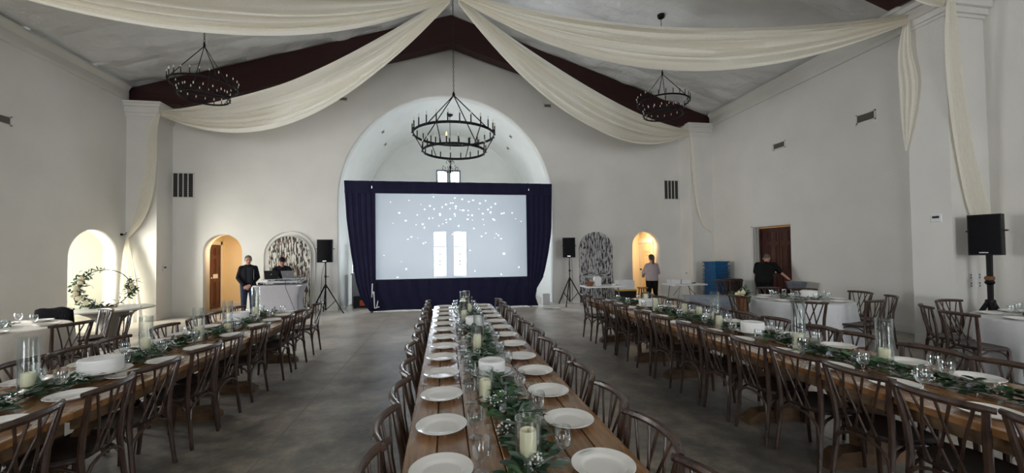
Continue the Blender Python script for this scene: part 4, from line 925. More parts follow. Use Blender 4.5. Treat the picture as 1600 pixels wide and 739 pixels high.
for nm, loc, r, m, s in PODS:     # settings on the round tables
    n = {'far right': 8, 'near right': 7, 'left': 7}[nm]; cam_dir = math.atan2(-loc[1], -loc[0]); st = []
    for k in range(n):
        a = 2*PI*k/n+.35; st.append(((cam_dir-a) % (2*PI), a))
    st.sort(); m0 = min(range(n), key=lambda k: min(st[k][0], 2*PI-st[k][0])); st = st[m0:]+st[:m0]
    for k, (_, a) in enumerate(st):
        rr = r-.2
        o = ob('dinner_plate', PLATE, None, (loc[0]+rr*math.cos(a), loc[1]+rr*math.sin(a), TOPC))
        where = 'nearest the camera' if k == 0 else '%s clockwise from the nearest one' % ORD[k]
        tag(o, 'white plate %s on the %s round table' % (where, nm), 'plate', 'plates on the round tables')
        gob(loc[0]+(rr-.17)*math.cos(a+.22), loc[1]+(rr-.17)*math.sin(a+.22), 'clear goblet %s on the %s round table' % (where, nm), 'goblets on the round tables', TOPC)
# candles in glass cylinders
def hurricane(x, y, gr, gh, ch, label, z=TOP):
    t = thing('candle_cylinder', 'clear glass cylinder '+label, 'vase', (x, y, z), 0, 'glass cylinders with candles')
    MB().lathe([(.001, .0), (gr*.97, 0), (gr, .004), (gr, gh), (gr-.0035, gh), (gr-.0035, .008), (.001, .008)], 28, cap0=False, cap1=False).build('glass', M['glass'], t, 60)
    c = thing('pillar_candle', 'cream pillar candle inside the glass cylinder '+label, 'candle', (x, y, z+.009), 0, 'pillar candles')
    MB().lathe([(.036, 0), (.0375, .004), (.0375, ch-.01), (.034, ch+.004), (.028, ch-.004), (.004, ch-.012)], 20).build('wax', M['wax'], c, 40)
    MB().tube([(0, 0, ch-.013), (.001, 0, ch+.006)], .0015, 5).build('wick', M['wick'], c)
for i, (x, y, gh, ch) in enumerate([(.355, 1.74, .22, .155), (.25, 2.58, .21, .125), (.30, 3.8, .26, .17), (.35, 4.25, .3, .15), (.26, 5.55, .3, .16), (.36, 6.1, .3, .18), (.3, 6.7, .33, .2), (.38, 7.1, .3, .18)]):
    hurricane(x, y, .055 if i else .058, gh, ch, '%s from the camera on the centre table row' % ORD[i])
for i, (x, y, gh, ch) in enumerate([(3.43, 2.65, .39, .14), (3.2, 3.2, .47, .16), (3.25, 4.35, .2, .15), (3.4, 4.62, .42, .15), (3.45, 5.02, .2, .16), (3.38, 5.25, .2, .18), (3.3, 5.9, .2, .19), (3.45, 6.5, .25, .2)]):
    hurricane(x, y, .055, gh, ch, '%s from the camera on the right table row' % ORD[i])
for i, (x, y, gh, ch) in enumerate([(-2.88, 3.35, .40, .14), (-2.86, 4.44, .38, .15), (-2.74, 5.06, .38, .15), (-2.68, 5.55, .40, .1), (-2.72, 6.4, .50, .2)]):
    hurricane(x, y, .055, gh, ch, '%s from the camera on the left table row' % ORD[i])
# cakes on stands
def cake(x, y, r, h, label, z=TOP, pr=.16, ph=.05):
    s = thing('cake_stand', 'white stand under the '+label.replace('white frosted ', '').replace('small ', ''), 'cake stand', (x, y, z), 0, 'cake stands')
    MB().lathe([(.07, 0), (.075, .005), (.03, .015), (.022, ph*.5), (.03, ph-.008), (.04, ph-.004)], 24).build('foot', M['china'], s)
    MB().lathe([(.04, ph-.006), (pr-.02, ph-.004), (pr, ph+.008), (pr-.004, ph+.011), (pr-.02, ph), (.01, ph)], 40).build('cake_board', M['china'], s)
    o = MB().lathe([(.01, 0), (r, 0)]+[(r+.0012*(-1)**k, .004+(h-.012)*k/9) for k in range(10)]+[(r-.003, h-.002), (r-.012, h), (r*.6, h-.001), (r*.58, h-.003), (.005, h-.002)], 40, (0, 0, 0)).build('cake', M['cake'], loc=(x, y, z+ph+.001), smooth=50)
    tag(o, label, 'cake', 'white cakes')
cake(.345, 3.02, .10, .095, 'small white frosted cake nearest the camera on the centre table row')
cake(.37, 5.05, .115, .10, 'white frosted cake in the middle of the centre table row', ph=.06)
cake(3.335, 3.92, .115, .11, 'white frosted cake nearest the camera on the right table row')
cake(3.3, 6.2, .12, .11, 'white frosted cake near the far end of the right table row')
cake(-2.71, 3.72, .135, .105, 'white frosted cake nearest the camera on the left table row', pr=.19)
cake(-2.9, 6.3, .13, .11, 'white frosted cake near the far end of the left table row')
cake(6.75, 6.5, .13, .12, 'white frosted cake on the far right round table', z=TOPC)
t = thing('cake_server', 'silver cake server lying on the stand of the nearest centre cake', 'cake server', (.475, 2.98, TOP+.068), .8)
MB().tube([(.02, 0, 0), (.12, 0, .02)], .006, 6).build('handle', M['chrome'], t); MB().bb(-.1, .02, -.018, .018, -.004, 0).build('blade', M['chrome'], t, 0)
for x, y, lab in ((.335, 2.37, 'nearest the camera on the centre table row'), (.36, 3.42, 'behind the nearest cake on the centre table row'), (3.42, 2.12, 'at the near end of the right table row'), (3.3, 3.0, 'by the tall glass of the right row'), (-2.83, 4.0, 'behind the nearest cake on the left table row')):
    t = thing('votive_holder', 'small glass votive with a white label, '+lab, 'votive', (x, y, TOP), 0, 'votive holders')
    MB().lathe([(.001, 0), (.026, 0), (.03, .01), (.03, .06), (.0275, .06), (.0275, .012), (.001, .008)], 18, cap0=False, cap1=False).build('glass', M['glass'], t, 60)
    MB().lathe([(.02, .0), (.02, .03), (.002, .03)], 12, (0, 0, .01)).build('tealight', M['wax'], t)
    MB().lathe([(.022, -.0306), (.022, -.0302)], 20).build('label_disc', M['card'], t, 0).matrix_local = Matrix.Translation((0, 0, .034)) @ Matrix.Rotation(math.atan2(-x, y)+0, 4, 'Z') @ Matrix.Rotation(-PI/2, 4, 'X') @ Matrix.Translation((0, 0, -.0005)) @ Matrix.Scale(1, 4)
# ------------------------------------------------------------------ garlands of leaves down the tables
def leaf_mesh(name, L, W, m, curl):
    v = []; n = 5
    for i in range(n+1):
        u = i/n; w_ = W*math.sin(PI*min(1, u*.97+.03))**.8*.5; z = curl*L*u*u
        v += [(-w_, L*u, z+.10*w_), (0, L*u, z-.0), (w_, L*u, z+.10*w_)]
    f = []
    for i in range(n): f += [(3*i, 3*i+1, 3*i+4, 3*i+3), (3*i+1, 3*i+2, 3*i+5, 3*i+4)]
    return v, f, m
LF = [leaf_mesh('leaf', .085, .034, 'leaf', -.25), leaf_mesh('leaf', .075, .04, 'leaf2', -.2), leaf_mesh('leaf', .10, .022, 'leaf3', -.15), leaf_mesh('leaf', .06, .034, 'leaf', -.3)]
LM = [MB().add(v, f).mesh('leaf', M[m], 60) for v, f, m in LF]
def garland(xc, y0, y1, near, per_m, wid, label, flowers, seed, nobj):
    q = random.Random(seed); t = thing('garland', label, 'garland', (xc, (y0+y1)/2, TOP), 0, 'table garlands'); cy = (y0+y1)/2
    def cx(y): return .045*math.sin(y*3.1+seed)+.02*math.sin(y*7.3)
    st = MB()
    for s in (-.02, .015): st.tube([(cx(y0+i*.08)+s*math.sin(i+s*99), y0+i*.08-cy, .012+.006*math.sin(i*1.7)) for i in range(int((y1-y0)/.08)+1)], .004, 5)
    st.build('vine_stem', M['stem'], t)
    stuff = {k: MB() for k in ('leaf', 'leaf2', 'leaf3')}; cnt = 0
    n = int((y1-y0)*per_m); L = sorted([q.uniform(y0, y1) for _ in range(n)])
    for y in L:
        k = q.randrange(4); az = q.uniform(0, 2*PI); r = abs(q.gauss(0, .5))*wid
        px = cx(y)+r*math.cos(az)*.8; py = y+.03*math.sin(az); el = q.uniform(-.15, .75)*(1-min(1, r/wid)*.6)
        z = q.uniform(.008, .07)*(1-.6*min(1, r/wid))
        s = q.uniform(.75, 1.25)
        mt = Matrix.Translation((px, py-cy, z+.012)) @ Matrix.Rotation(az-PI/2, 4, 'Z') @ Matrix.Rotation(max(el, .12), 4, 'X') @ Matrix.Rotation(q.uniform(-.7, .7), 4, 'Y') @ Matrix.Scale(s, 4)
        if y < near and cnt < nobj:
            o = ob('leaf', LM[k], t); o.matrix_local = mt; cnt += 1
        else: v, f, m = LF[k]; stuff[m].add(v, f, mt)
    for k, b in stuff.items():
        if b.v: tag(b.build('foliage', M[k], t, 60), kind='stuff')
    for i, (dx, y, rad, cntf) in enumerate(flowers):
        b = MB(); sm_ = MB()
        for _ in range(cntf):
            a = q.uniform(0, 2*PI); rr = rad*math.sqrt(q.random()); z = .03+q.uniform(.0, .07)*(1-rr/rad*.5)
            p = (cx(y)+dx+rr*math.cos(a), y-cy+rr*math.sin(a), z); s = q.uniform(.0045, .0075)
            b.ball(p, s, s, s*.8, 5, 4); sm_.tube([(cx(y)+dx, y-cy, .015), (p[0], p[1], p[2]-s)], .0008, 3, cap=False)
        tag(b.build('tiny_blossoms', M['flower'], t, 0), kind='stuff'); tag(sm_.build('blossom_stems', M['stem'], t, 0), kind='stuff')
    return t
garland(.35, 1.15, 7.25, 2.75, 330, .15, 'green leafy garland with tiny white blossoms along the centre table row', [(.03, 1.69, .05, 60), (-.10, 2.05, .05, 26), (-.03, 2.47, .10, 90), (.04, 3.3, .06, 40), (-.05, 3.6, .07, 50), (-.1, 4.4, .08, 70), (-.08, 4.9, .1, 90), (-.09, 5.4, .1, 90), (.08, 5.6, .08, 70), (-.08, 6.0, .1, 90), (.07, 6.4, .1, 90), (-.06, 6.8, .1, 80), (0, 7.1, .1, 80)], 1, 290)
garland(3.36, 1.6, 7.4, 3.2, 300, .14, 'green leafy garland with tiny white blossoms along the right table row', [(-.08, 2.3, .07, 60), (-.02, 2.75, .06, 60), (-.1, 3.25, .07, 60), (.05, 3.1, .05, 40), (-.03, 3.55, .06, 40), (-.05, 4.2, .06, 40), (.05, 4.75, .07, 50), (0, 5.5, .07, 50), (.0, 1.98, .06, 50)], 2, 260)
garland(-2.80, 2.6, 7.2, 4.2, 300, .14, 'green leafy garland with tiny white blossoms along the left table row', [(.06, 3.05, .05, 40), (.05, 3.5, .06, 50), (0, 4.3, .07, 60), (.04, 4.7, .06, 50), (-.03, 5.3, .06, 50), (.03, 6.0, .06, 40)], 3, 200)
def small_garland(c, label, seed, r=.3, n=150, a0=0, a1=6.28, z=TOPC):
    q = random.Random(seed); t = thing('centre_wreath', label, 'greenery', (c[0], c[1], z), 0, 'round table greenery'); b = {k: MB() for k in ('leaf', 'leaf2', 'leaf3')}
    MB().tube([(r*math.cos(a0+(a1-a0)*k/24), r*math.sin(a0+(a1-a0)*k/24), .012) for k in range(25)], .006, 5).build('vine_stem', M['stem'], t)
    for _ in range(n):
        a = q.uniform(a0, a1); v, f, m = LF[q.randrange(4)]; rr = r+q.gauss(0, .035)
        b[m].add(v, f, Matrix.Translation((rr*math.cos(a), rr*math.sin(a), q.uniform(.01, .06))) @ Matrix.Rotation(q.uniform(0, 6.28), 4, 'Z') @ Matrix.Rotation(q.uniform(.1, .7), 4, 'X'))
    for k, m in b.items():
        if m.v: tag(m.build('foliage', M[k], t, 60), kind='stuff')
small_garland(PODS[0][1], 'ring of dark green leaves round the cake on the far right table', 4)
small_garland(PODS[2][1], 'ring of dark green leaves on the left round table', 5, .34, 220)
small_garland(PODS[1][1], 'ring of dark green leaves on the near right round table', 6)
# ------------------------------------------------------------------ flower hoop table by the niche
HT = (-6.35, 8.9)
t = thing('pedestal_table', 'round pale table on a flared grey pedestal before the lit niche', 'table', (HT[0], HT[1], 0))
MB().lathe([(.60, .725), (.655, .735), (.66, .755), (.65, .765)], 48).build('tabletop', M['tiletop'], t)
MB().lathe([(.30, 0), (.28, .04), (.17, .12), (.13, .3), (.15, .45), (.26, .6), (.42, .69), (.48, .727)], 28).build('pedestal', M['stone'], t)
t = thing('flower_hoop', 'thin dark hoop dressed with cream roses and leaves on the pedestal table', 'flower hoop', (HT[0]-.12, HT[1]+.05, .766), math.atan2(-HT[0], HT[1])*1.0)
hr = .36
MB().tube([(hr*math.cos(k*PI/24), 0, .37+hr*math.sin(k*PI/24)) for k in range(48)], .007, 6, closed=True).build('hoop', M['black'], t)
MB().bb(-.14, .14, -.06, .06, 0, .014).build('foot', M['stool'], t, 0)
q = random.Random(8); fo = {k: MB() for k in ('leaf', 'leaf2', 'leaf3')}
def cluster(a0, a1, n, spread):
    for _ in range(n):
        a = q.uniform(a0, a1); p = (hr*math.cos(a)+q.gauss(0, spread), q.gauss(0, spread*.6), max(.03, .37+hr*math.sin(a)+q.gauss(0, spread)))
        v, f, m = LF[q.randrange(4)]; fo[m].add(v, f, Matrix.Translation(p) @ Euler((q.uniform(-1.5, 1.5), q.uniform(-1, 1), q.uniform(0, 6.28))).to_matrix().to_4x4() @ Matrix.Scale(.9, 4))
cluster(PI*.74, PI*1.4, 280, .05); cluster(-.38, .3, 150, .042); cluster(PI*1.35, PI*1.75, 50, .04); cluster(PI*.45, PI*.62, 14, .02)
for k, b in fo.items(): tag(b.build('foliage', M[k], t, 60), kind='stuff')
def rose(p, s, parent):
    b = MB()
    for k in range(7):
        a = k*2.4; r = s*(.25+.09*k); b.ball((p[0]+.35*r*math.cos(a), p[1]-.3*s+.0, p[2]+.35*r*math.sin(a)), s*(.45+.04*k), s*.4, s*(.45+.04*k), 7, 5)
    return b.build('rose', M['rose'], parent)
for a, s in ((PI*.8, .05), (PI*.88, .055), (PI*.97, .06), (PI*1.06, .055), (PI*1.15, .06), (PI*1.25, .055), (-.2, .04), (0, .045), (.14, .04)):
    rose((hr*math.cos(a)+q.uniform(-.03, .03), -.05, .37+hr*math.sin(a)), s, t)
pb = thing('guest_book', 'thin pale book lying on the right of the pedestal table', 'book', (HT[0]+.42, HT[1]-.05, .766), .4)
MB().bb(-.12, .12, -.09, .09, 0, .004).bb(-.12, .12, -.09, .09, .016, .02).build('cover', M['linen'], pb, 0); MB().bb(-.115, .118, -.085, .085, .004, .016).build('pages', M['china'], pb, 0)
# bouquet at the left chair of the far right round table
t = thing('rose_bouquet', 'bouquet of cream roses on the chair left of the far right round table', 'bouquet', (5.62, 6.85, .475), 0)
b = {k: MB() for k in ('leaf', 'leaf2')}
for _ in range(90):
    v, f, m = LF[q.choice((0, 1, 3))]; b[m].add(v, f, Matrix.Translation((q.gauss(0, .09), q.gauss(0, .06), .36+q.gauss(0, .05))) @ Euler((q.uniform(-.2, 1.4), 0, q.uniform(0, 6.28))).to_matrix().to_4x4() @ Matrix.Scale(1.4, 4))
for k, x in b.items(): tag(x.build('foliage', M[k], t, 60), kind='stuff')
for p in ((-.12, -.06, .42), (-.05, -.08, .44), (-.08, -.09, .38), (-.16, -.04, .39)): rose(p, .055, t)
MB().lathe([(.07, 0), (.1, .2), (.12, .34), (.11, .34), (.09, .2), (.06, .01)], 16, cap1=False).build('basket', M['basket'], t)
# ------------------------------------------------------------------ music table
DX0, DX1, DY0, DY1, DZ = -5.12, -3.88, 11.82, 12.42, .93
t = thing('music_table', 'folding table under the grey-white stretch cloth of the music stand', 'table', ((DX0+DX1)/2, (DY0+DY1)/2, 0))
MB().bb(-.615, .615, -.295, .295, .895, .925).build('tabletop', M['white'], t, 0)
for sx in (-.5, .5):
    for sy in (-.22, .22): MB().tube([(sx, sy, .9), (sx*1.02, sy*1.02, 0)], .014, 8).build('leg', M['lapgrey'], t)
vs = MB(); PR = []
for i, z in enumerate((.93, .926, .86, .7, .5, .3, .12, .015)):
    f = (.93-z)/.93; k = 1-.42*math.sin(PI*min(1, f*1.0))*.45 if z < .9 else 1
    PR.append((z, .625*k, .305*k if z < .9 else .305))
N = 40
for z, a, b2 in PR:
    for i in range(N):
        th = 2*PI*i/N; c, s = math.cos(th), math.sin(th); e = .22+.25*(1-min(1, z/.6))
        vs.v.append((a*math.copysign(abs(c)**e, c), b2*math.copysign(abs(s)**e, s), z))
for j in range(len(PR)-1):
    for i in range(N): vs.f.append((j*N+i, j*N+(i+1) % N, (j+1)*N+(i+1) % N, (j+1)*N+i))
vs.f.append(tuple(range(N)))
o = vs.build('stretch_cloth', M['stretch'], smooth=50); o.location = ((DX0+DX1)/2, (DY0+DY1)/2, 0); tag(o, 'grey-white stretch cloth fitted over the music table', 'tablecloth', 'table linens')
def laptop(loc, rz, m, label, ang=.28, w_=.34):
    t = thing('laptop', label, 'laptop', loc, rz)     # screen back faces -y
    MB().bb(-w_/2, w_/2, 0, .23, 0, .016).build('base', M[m], t, 0)
    MB().bb(-w_*.45, w_*.45, .03, .13, .016, .018).build('keyboard', M['plastic'], t, 0)
    l = MB().bb(-w_/2, w_/2, -.004, .004, 0, .23).build('lid', M[m], t, 0); l.location = (0, .0, .016); l.rotation_euler = (ang, 0, 0)
    MB().lathe([(.001, 0), (.014, 0), (.013, .0008), (.001, .0008)], 16).build('round_emblem', M['apple'], l, 0).matrix_local = Matrix.Translation((0, -.0042, .125)) @ Matrix.Rotation(PI/2, 4, 'X')
    return t
t = thing('laptop_stand', 'silver two-tier laptop rack on the music table', 'rack', (-4.46, 12.1, .932))
for z, d in ((.14, .0), (.05, -.05)):
    MB().bb(-.48, .52, -.16+d, .14+d, z, z+.014).build('tray', M['silver'], t, 0)
for sx in (-.42, .42):
    for y in (-.15, .12): MB().tube([(sx, y, 0), (sx, y, .14)], .01, 6).build('post', M['silver'], t)
MB().bar((.5, -.05, .17), (.72, -.08, .18), .03, .012).build('side_arm', M['silver'], t, 0)
laptop((-4.72, 12.05, 1.086), .05, 'plastic', 'open black laptop on the music table rack, left of the two'); laptop((-4.28, 12.05, 1.086), -.12, 'lapgrey', 'open grey laptop with a pale round emblem on the music table rack', .42)
t = thing('mixer', 'silver mixing deck on the lower tray of the music rack', 'mixer', (-4.4, 12.02, .997))
MB().bb(-.4, .4, -.15, .12, 0, .045).build('chassis', M['silver'], t, 0)
for k in range(6): MB().lathe([(.018, .045), (.016, .062), (.002, .063)], 10, (-.33+k*.13, -.06, 0)).build('dial', M['plastic'], t)
t = thing('camera_gear', 'black pile of cables and gear at the left corner of the music table', 'gear', (-4.98, 12.0, .932))
for k in range(5): MB().tube([(.05*math.cos(a*PI/6)*(1+.15*k)+.02*k, .05*math.sin(a*PI/6)*(1+.1*k), .008+.014*k) for a in range(12)], .008, 5, closed=True).build('cable_loop', M['plastic'], t)
MB().bb(-.05, .05, -.04, .04, .0, .07).bb(.03, .1, -.03, .03, .0, .05).build('adapter', M['plastic'], t, 0)
tag(MB().bb(-.05, .05, -.002, .002, -.035, .035).build('white_card', M['white'], loc=(-4.80, 11.86, 1.04)), 'small white card leaning on the front of the music rack', 'card')
bpy.data.objects['white_card'].rotation_euler = (-.3, 0, 0)
cord([(-4.3, 11.86, 1.05), (-4.25, 11.76, .85), (-4.15, 11.74, .6), (-4.05, 11.76, .3), (-3.95, 11.8, .02)], 'black cable trailing down the front of the music table')
cr_ = MB(); q2 = random.Random(4)
def cfn(u, v):
    x = (u-.5)*.62; y = (v-.5)*.42; h = .30*max(0, 1-(2*u-1)**2)*max(0, 1-(2*v-1)**2)**.7
    return (x, y, .004+h*(.75+.25*math.sin(13*u+5*v))+.03*abs(math.sin(17*v+9*u))*min(1, h*8))
o = cr_.grid(cfn, 26, 20).build('crumpled_cloth', M['strokeL'], loc=(-4.08, 12.72, 0), smooth=30); tag(o, 'crumpled white and dark cloth heaped before the left painted door', 'cloth')
# ------------------------------------------------------------------ folding tables, boxes and crates at the back right
def folding_table(x0, x1, y, label, w_=.7):
    t = thing('folding_table', label, 'table', ((x0+x1)/2, y, 0), 0, None); L = (x1-x0)/2
    MB().bb(-L, L, -w_/2, w_/2, .705, .745).build('tabletop', M['white'], t, 0)
    for s in (-1, 1):
        for yy in (-.26, .26): MB().tube([(s*(L-.22), yy, .71), (s*(L-.1), yy, 0)], .014, 6).build('leg', M['lapgrey'], t)
        MB().tube([(s*(L-.11), -.26, .1), (s*(L-.11), .26, .1)], .011, 6).build('cross_bar', M['lapgrey'], t)
        MB().tube([(s*(L-.17), 0, .4), (s*.1, 0, .69)], .01, 6).build('folding_brace', M['lapgrey'], t)
    return t
folding_table(3.98, 5.12, 11.1, 'white folding table with a basket, in front of the grey brushed door')
folding_table(6.56, 7.62, 11.0, 'white folding table with trays, right of the woman')
t = thing('wicker_basket', 'brown wicker basket on the left folding table', 'basket', (4.12, 11.0, .746))
MB().lathe([(.08, 0), (.1, .03), (.125, .11), (.13, .12), (.115, .12), (.07, .01)], 18, cap1=False).build('bowl', M['basket'], t); MB().tube([(.12*math.cos(k*PI/8), 0, .11+.1*math.sin(k*PI/8)) for k in range(9)], .008, 5).build('handle', M['basket'], t)
t = thing('paper_bag', 'white paper bag on the left folding table beside the basket', 'bag', (4.36, 11.05, .746), .2)
MB().add([(-.1, -.07, 0), (.1, -.07, 0), (.1, .07, 0), (-.1, .07, 0), (-.11, -.05, .2), (.105, -.06, .22), (.11, .05, .2), (-.1, .06, .21), (-.09, -.008, .27), (.1, -.012, .26), (.1, .012, .26), (-.09, .012, .27)], [(3, 2, 1, 0), (0, 1, 5, 4), (1, 2, 6, 5), (2, 3, 7, 6), (3, 0, 4, 7), (4, 5, 9, 8), (5, 6, 10, 9), (6, 7, 11, 10), (7, 4, 8, 11), (8, 9, 10, 11)]).build('bag_body', M['cake'], t, 0)
MB().bb(-.06, .06, -.009, -.004, .255, .275).build('handle_strip', M['white'], t, 0)
tag(MB().lathe([(.04, 0), (.05, .01), (.08, .045), (.076, .046), (.045, .014), (.002, .01)], 20).build('small_bowl', M['china'], loc=(4.86, 11.0, .746)), 'small white bowl on the right half of the left folding table', 'bowl')
t = thing('storage_tote', 'black storage tote with a yellow lid between the folding tables', 'tote', (5.44, 11.5, 0))
MB().frus((0, 0), (.24, .17), (.27, .2), 0, .54).build('tub', M['plastic'], t, 0); MB().bb(-.29, .29, -.22, .22, .54, .58).build('lid', M['yellow'], t, 0)
t = thing('white_crate', 'open white crate on the yellow-lidded tote', 'crate', (5.42, 11.5, .58))
for a in ((-.24, .24, -.18, -.165, 0, .27), (-.24, .24, .165, .18, 0, .27), (-.24, -.225, -.165, .165, 0, .27), (.225, .24, -.165, .165, 0, .27)): MB().bb(*a).build('side_panel', M['white'], t, 0)
MB().bb(-.225, .225, -.165, .165, 0, .015).build('bottom', M['white'], t, 0)
t = thing('wooden_stool', 'small wooden stool between the tote and the woman', 'stool', (5.93, 11.35, 0))
MB().lathe([(.15, .6), (.16, .61), (.16, .63), (.15, .64)], 20).build('seat', M['stool'], t)
for k in range(4):
    a = PI/4+k*PI/2; MB().tube([(.1*math.cos(a), .1*math.sin(a), .6), (.17*math.cos(a), .17*math.sin(a), 0)], .018, 7).build('leg', M['stool'] if k % 2 else M['chair'], t)
MB().tube([(.145*math.cos(k*PI/4), .145*math.sin(k*PI/4), .2) for k in range(8)], .01, 5, closed=True).build('ring_rail', M['stool'], t)
for x, lab in ((6.78, 'left of two'), (7.12, 'right of two')):
    t = thing('white_tray_box', 'white carton on the right folding table, '+lab, 'carton', (x, 11.05, .746)); MB().bb(-.15, .15, -.12, .12, 0, .1).build('carton_body', M['white'], t, 0); MB().bb(-.155, .155, -.125, .125, .1, .12).build('lid', M['white'], t, 0)
tag(MB().bb(-.04, .04, -.03, .03, 0, .025).build('dark_box', M['plastic'], loc=(7.38, 10.95, .746)), 'small dark box at the right end of the right folding table', 'box')
# nested blue crates
def crate_mesh(t):
    w0, w1, h = .215, .25, .32
    for k, (dx, dy) in enumerate(((0, -1), (1, 0), (0, 1), (-1, 0))):
        b = MB(); tx, ty = -dy, dx
        def P(s, z, o=0): ww = w0+(w1-w0)*z/h+o; return (dx*ww+tx*s*ww, dy*ww+ty*s*ww, z)
        b.add([P(-1, 0), P(1, 0), P(1, h), P(-1, h), P(-.96, 0, -.012), P(.96, 0, -.012), P(.96, h, -.012), P(-.96, h, -.012)], [(0, 1, 2, 3), (7, 6, 5, 4), (0, 4, 5, 1), (2, 6, 7, 3), (1, 5, 6, 2), (0, 3, 7, 4)])
        for s in (-.72, -.36, 0, .36, .72):
            p, q_ = P(s, .02, .004), P(s, h-.05, .004); b.bar(p, q_, .016, .012, (dx, dy, 0))
        b.build('side_panel', M['blue'], t, 0)
    r = MB()
    for k, (dx, dy) in enumerate(((0, -1), (1, 0), (0, 1), (-1, 0))):
        if dx: r.bb(min(dx*w1, dx*(w1+.03)), max(dx*w1, dx*(w1+.03)), -w1-.03, w1+.03, h-.035, h)
        else: r.bb(-w1-.03, w1+.03, min(dy*w1, dy*(w1+.03)), max(dy*w1, dy*(w1+.03)), h-.035, h)
    r.build('rim', M['blue'], t, 0); MB().bb(-w0+.01, w0-.01, -w0+.01, w0-.01, 0, .012).build('bottom', M['blue'], t, 0)
c0 = None; zs = [k*.08 for k in range(11)]+[.915, 1.045]
for i, z in enumerate(zs):
    lab = 'blue plastic crate, %s from the top of the nested stack at the back right' % ORD[len(zs)-1-i]
    if c0 is None: c0 = thing('plastic_crate', lab, 'crate', (8.72, 11.75, z+.001), .14, 'nested blue crates'); crate_mesh(c0)
    else: copy_tree(c0, (8.72+.006*math.sin(i*3), 11.75, z+.001), .14+.03*math.sin(i*5), lab, 'nested blue crates')
chair(8.62, 10.78, -.9, 'dark cross-back chair against the right wall with a black box on its seat', 'spare chairs by the crates')
chair(8.05, 10.35, -1.2, 'dark cross-back chair between the frosted tote and the black box', 'spare chairs by the crates')
t = thing('black_box', 'black plastic box on the chair right of the blue crates', 'box', (8.64, 10.8, .466), -.9)
MB().frus((0, 0), (.15, .13), (.18, .15), 0, .33).build('tub', M['plastic'], t, 0); MB().bb(-.19, .19, -.16, .16, .33, .36).build('lid', M['plastic'], t, 0)
t = thing('frosted_tote', 'large frosted grey plastic tote on the floor behind the right table row', 'tote', (6.95, 9.75, 0), -.35)
MB().frus((0, 0), (.5, .26), (.54, .3), 0, .45).build('tub', M['tote'], t, 0); MB().bb(-.56, .56, -.32, .32, .45, .5).build('lid', M['tote'], t, 0)
t = thing('tray_stand', 'small folding stand under the grey tub by the double door', 'stand', (8.82, 8.86, 0), .9)
for s in (-1, 1):
    for y in (-.16, .16): MB().tube([(s*.2, y, 0), (-s*.2, y, .70)], .013, 6).build('leg', M['black'], t)
    MB().tube([(s*.2, -.2, .70), (s*.2, .2, .70)], .012, 6).build('top_bar', M['black'], t)
t = thing('bus_tub', 'grey plastic tub on a stand by the double door, under the man\'s hand', 'tub', (8.82, 8.86, .714), .9)
MB().lathe([(.01, .0), (.24, 0), (.285, .16), (.30, .165), (.30, .18), (.275, .175), (.23, .012), (.01, .012)], 4, cap0=False, cap1=False).build('tub_body', M['grey'], t, 0).rotation_euler = (0, 0, PI/4)
MB().tube([(-.28, -.06, .15), (-.32, -.05, .15), (-.32, .05, .15), (-.28, .06, .15)], .012, 6).build('handle', M['grey'], t)
# ------------------------------------------------------------------ people
def organic(name, mb, m, parent, voxel=.012, it=4, fac=.5):
    me = mb.mesh(name, m, 0); o = bpy.data.objects.new('tmp', me); COL.objects.link(o)
    r = o.modifiers.new('r', 'REMESH'); r.mode = 'VOXEL'; r.voxel_size = voxel; r.use_smooth_shade = True
    s = o.modifiers.new('s', 'SMOOTH'); s.iterations = it; s.factor = fac
    dg = bpy.context.evaluated_depsgraph_get(); n = bpy.data.meshes.new_from_object(o.evaluated_get(dg)); n.name = name
    bpy.data.objects.remove(o)
    if not n.materials: n.materials.append(m)
    return ob(name, n, parent)
def limb(b, pts, rs, n=10):
    P = [Vector(p) for p in pts]; pp, rr = [], []
    for i in range(len(P)-1):
        for k in range(4): pp.append(P[i].lerp(P[i+1], k/4)); rr.append(rs[i]+(rs[i+1]-rs[i])*k/4)
    pp.append(P[-1]); rr.append(rs[-1]); b.tube(pp, rr, n)
    for p, r in zip(P, rs): b.ball(p, r*.99, n=10, m=7)
def loft(b, secs, side=(1, 0, 0), n=18):
    C = [Vector(s[0]) for s in secs]; vs = []; S = Vector(side)
    for i, (c, a, bb2) in enumerate(secs):
        t = (C[min(i+1, len(C)-1)]-C[max(i-1, 0)]).normalized(); sd = (S-t*S.dot(t)).normalized(); fw2 = t.cross(sd)
        for k in range(n):
            th = 2*PI*k/n; vs.append(C[i]+sd*(a*math.cos(th))+fw2*(bb2*math.sin(th)))
    fs = [(j*n+k, j*n+(k+1) % n, (j+1)*n+(k+1) % n, (j+1)*n+k) for j in range(len(secs)-1) for k in range(n)]
    fs += [tuple(range(n-1, -1, -1)), tuple((len(secs)-1)*n+k for k in range(n))]; b.add(vs, fs)
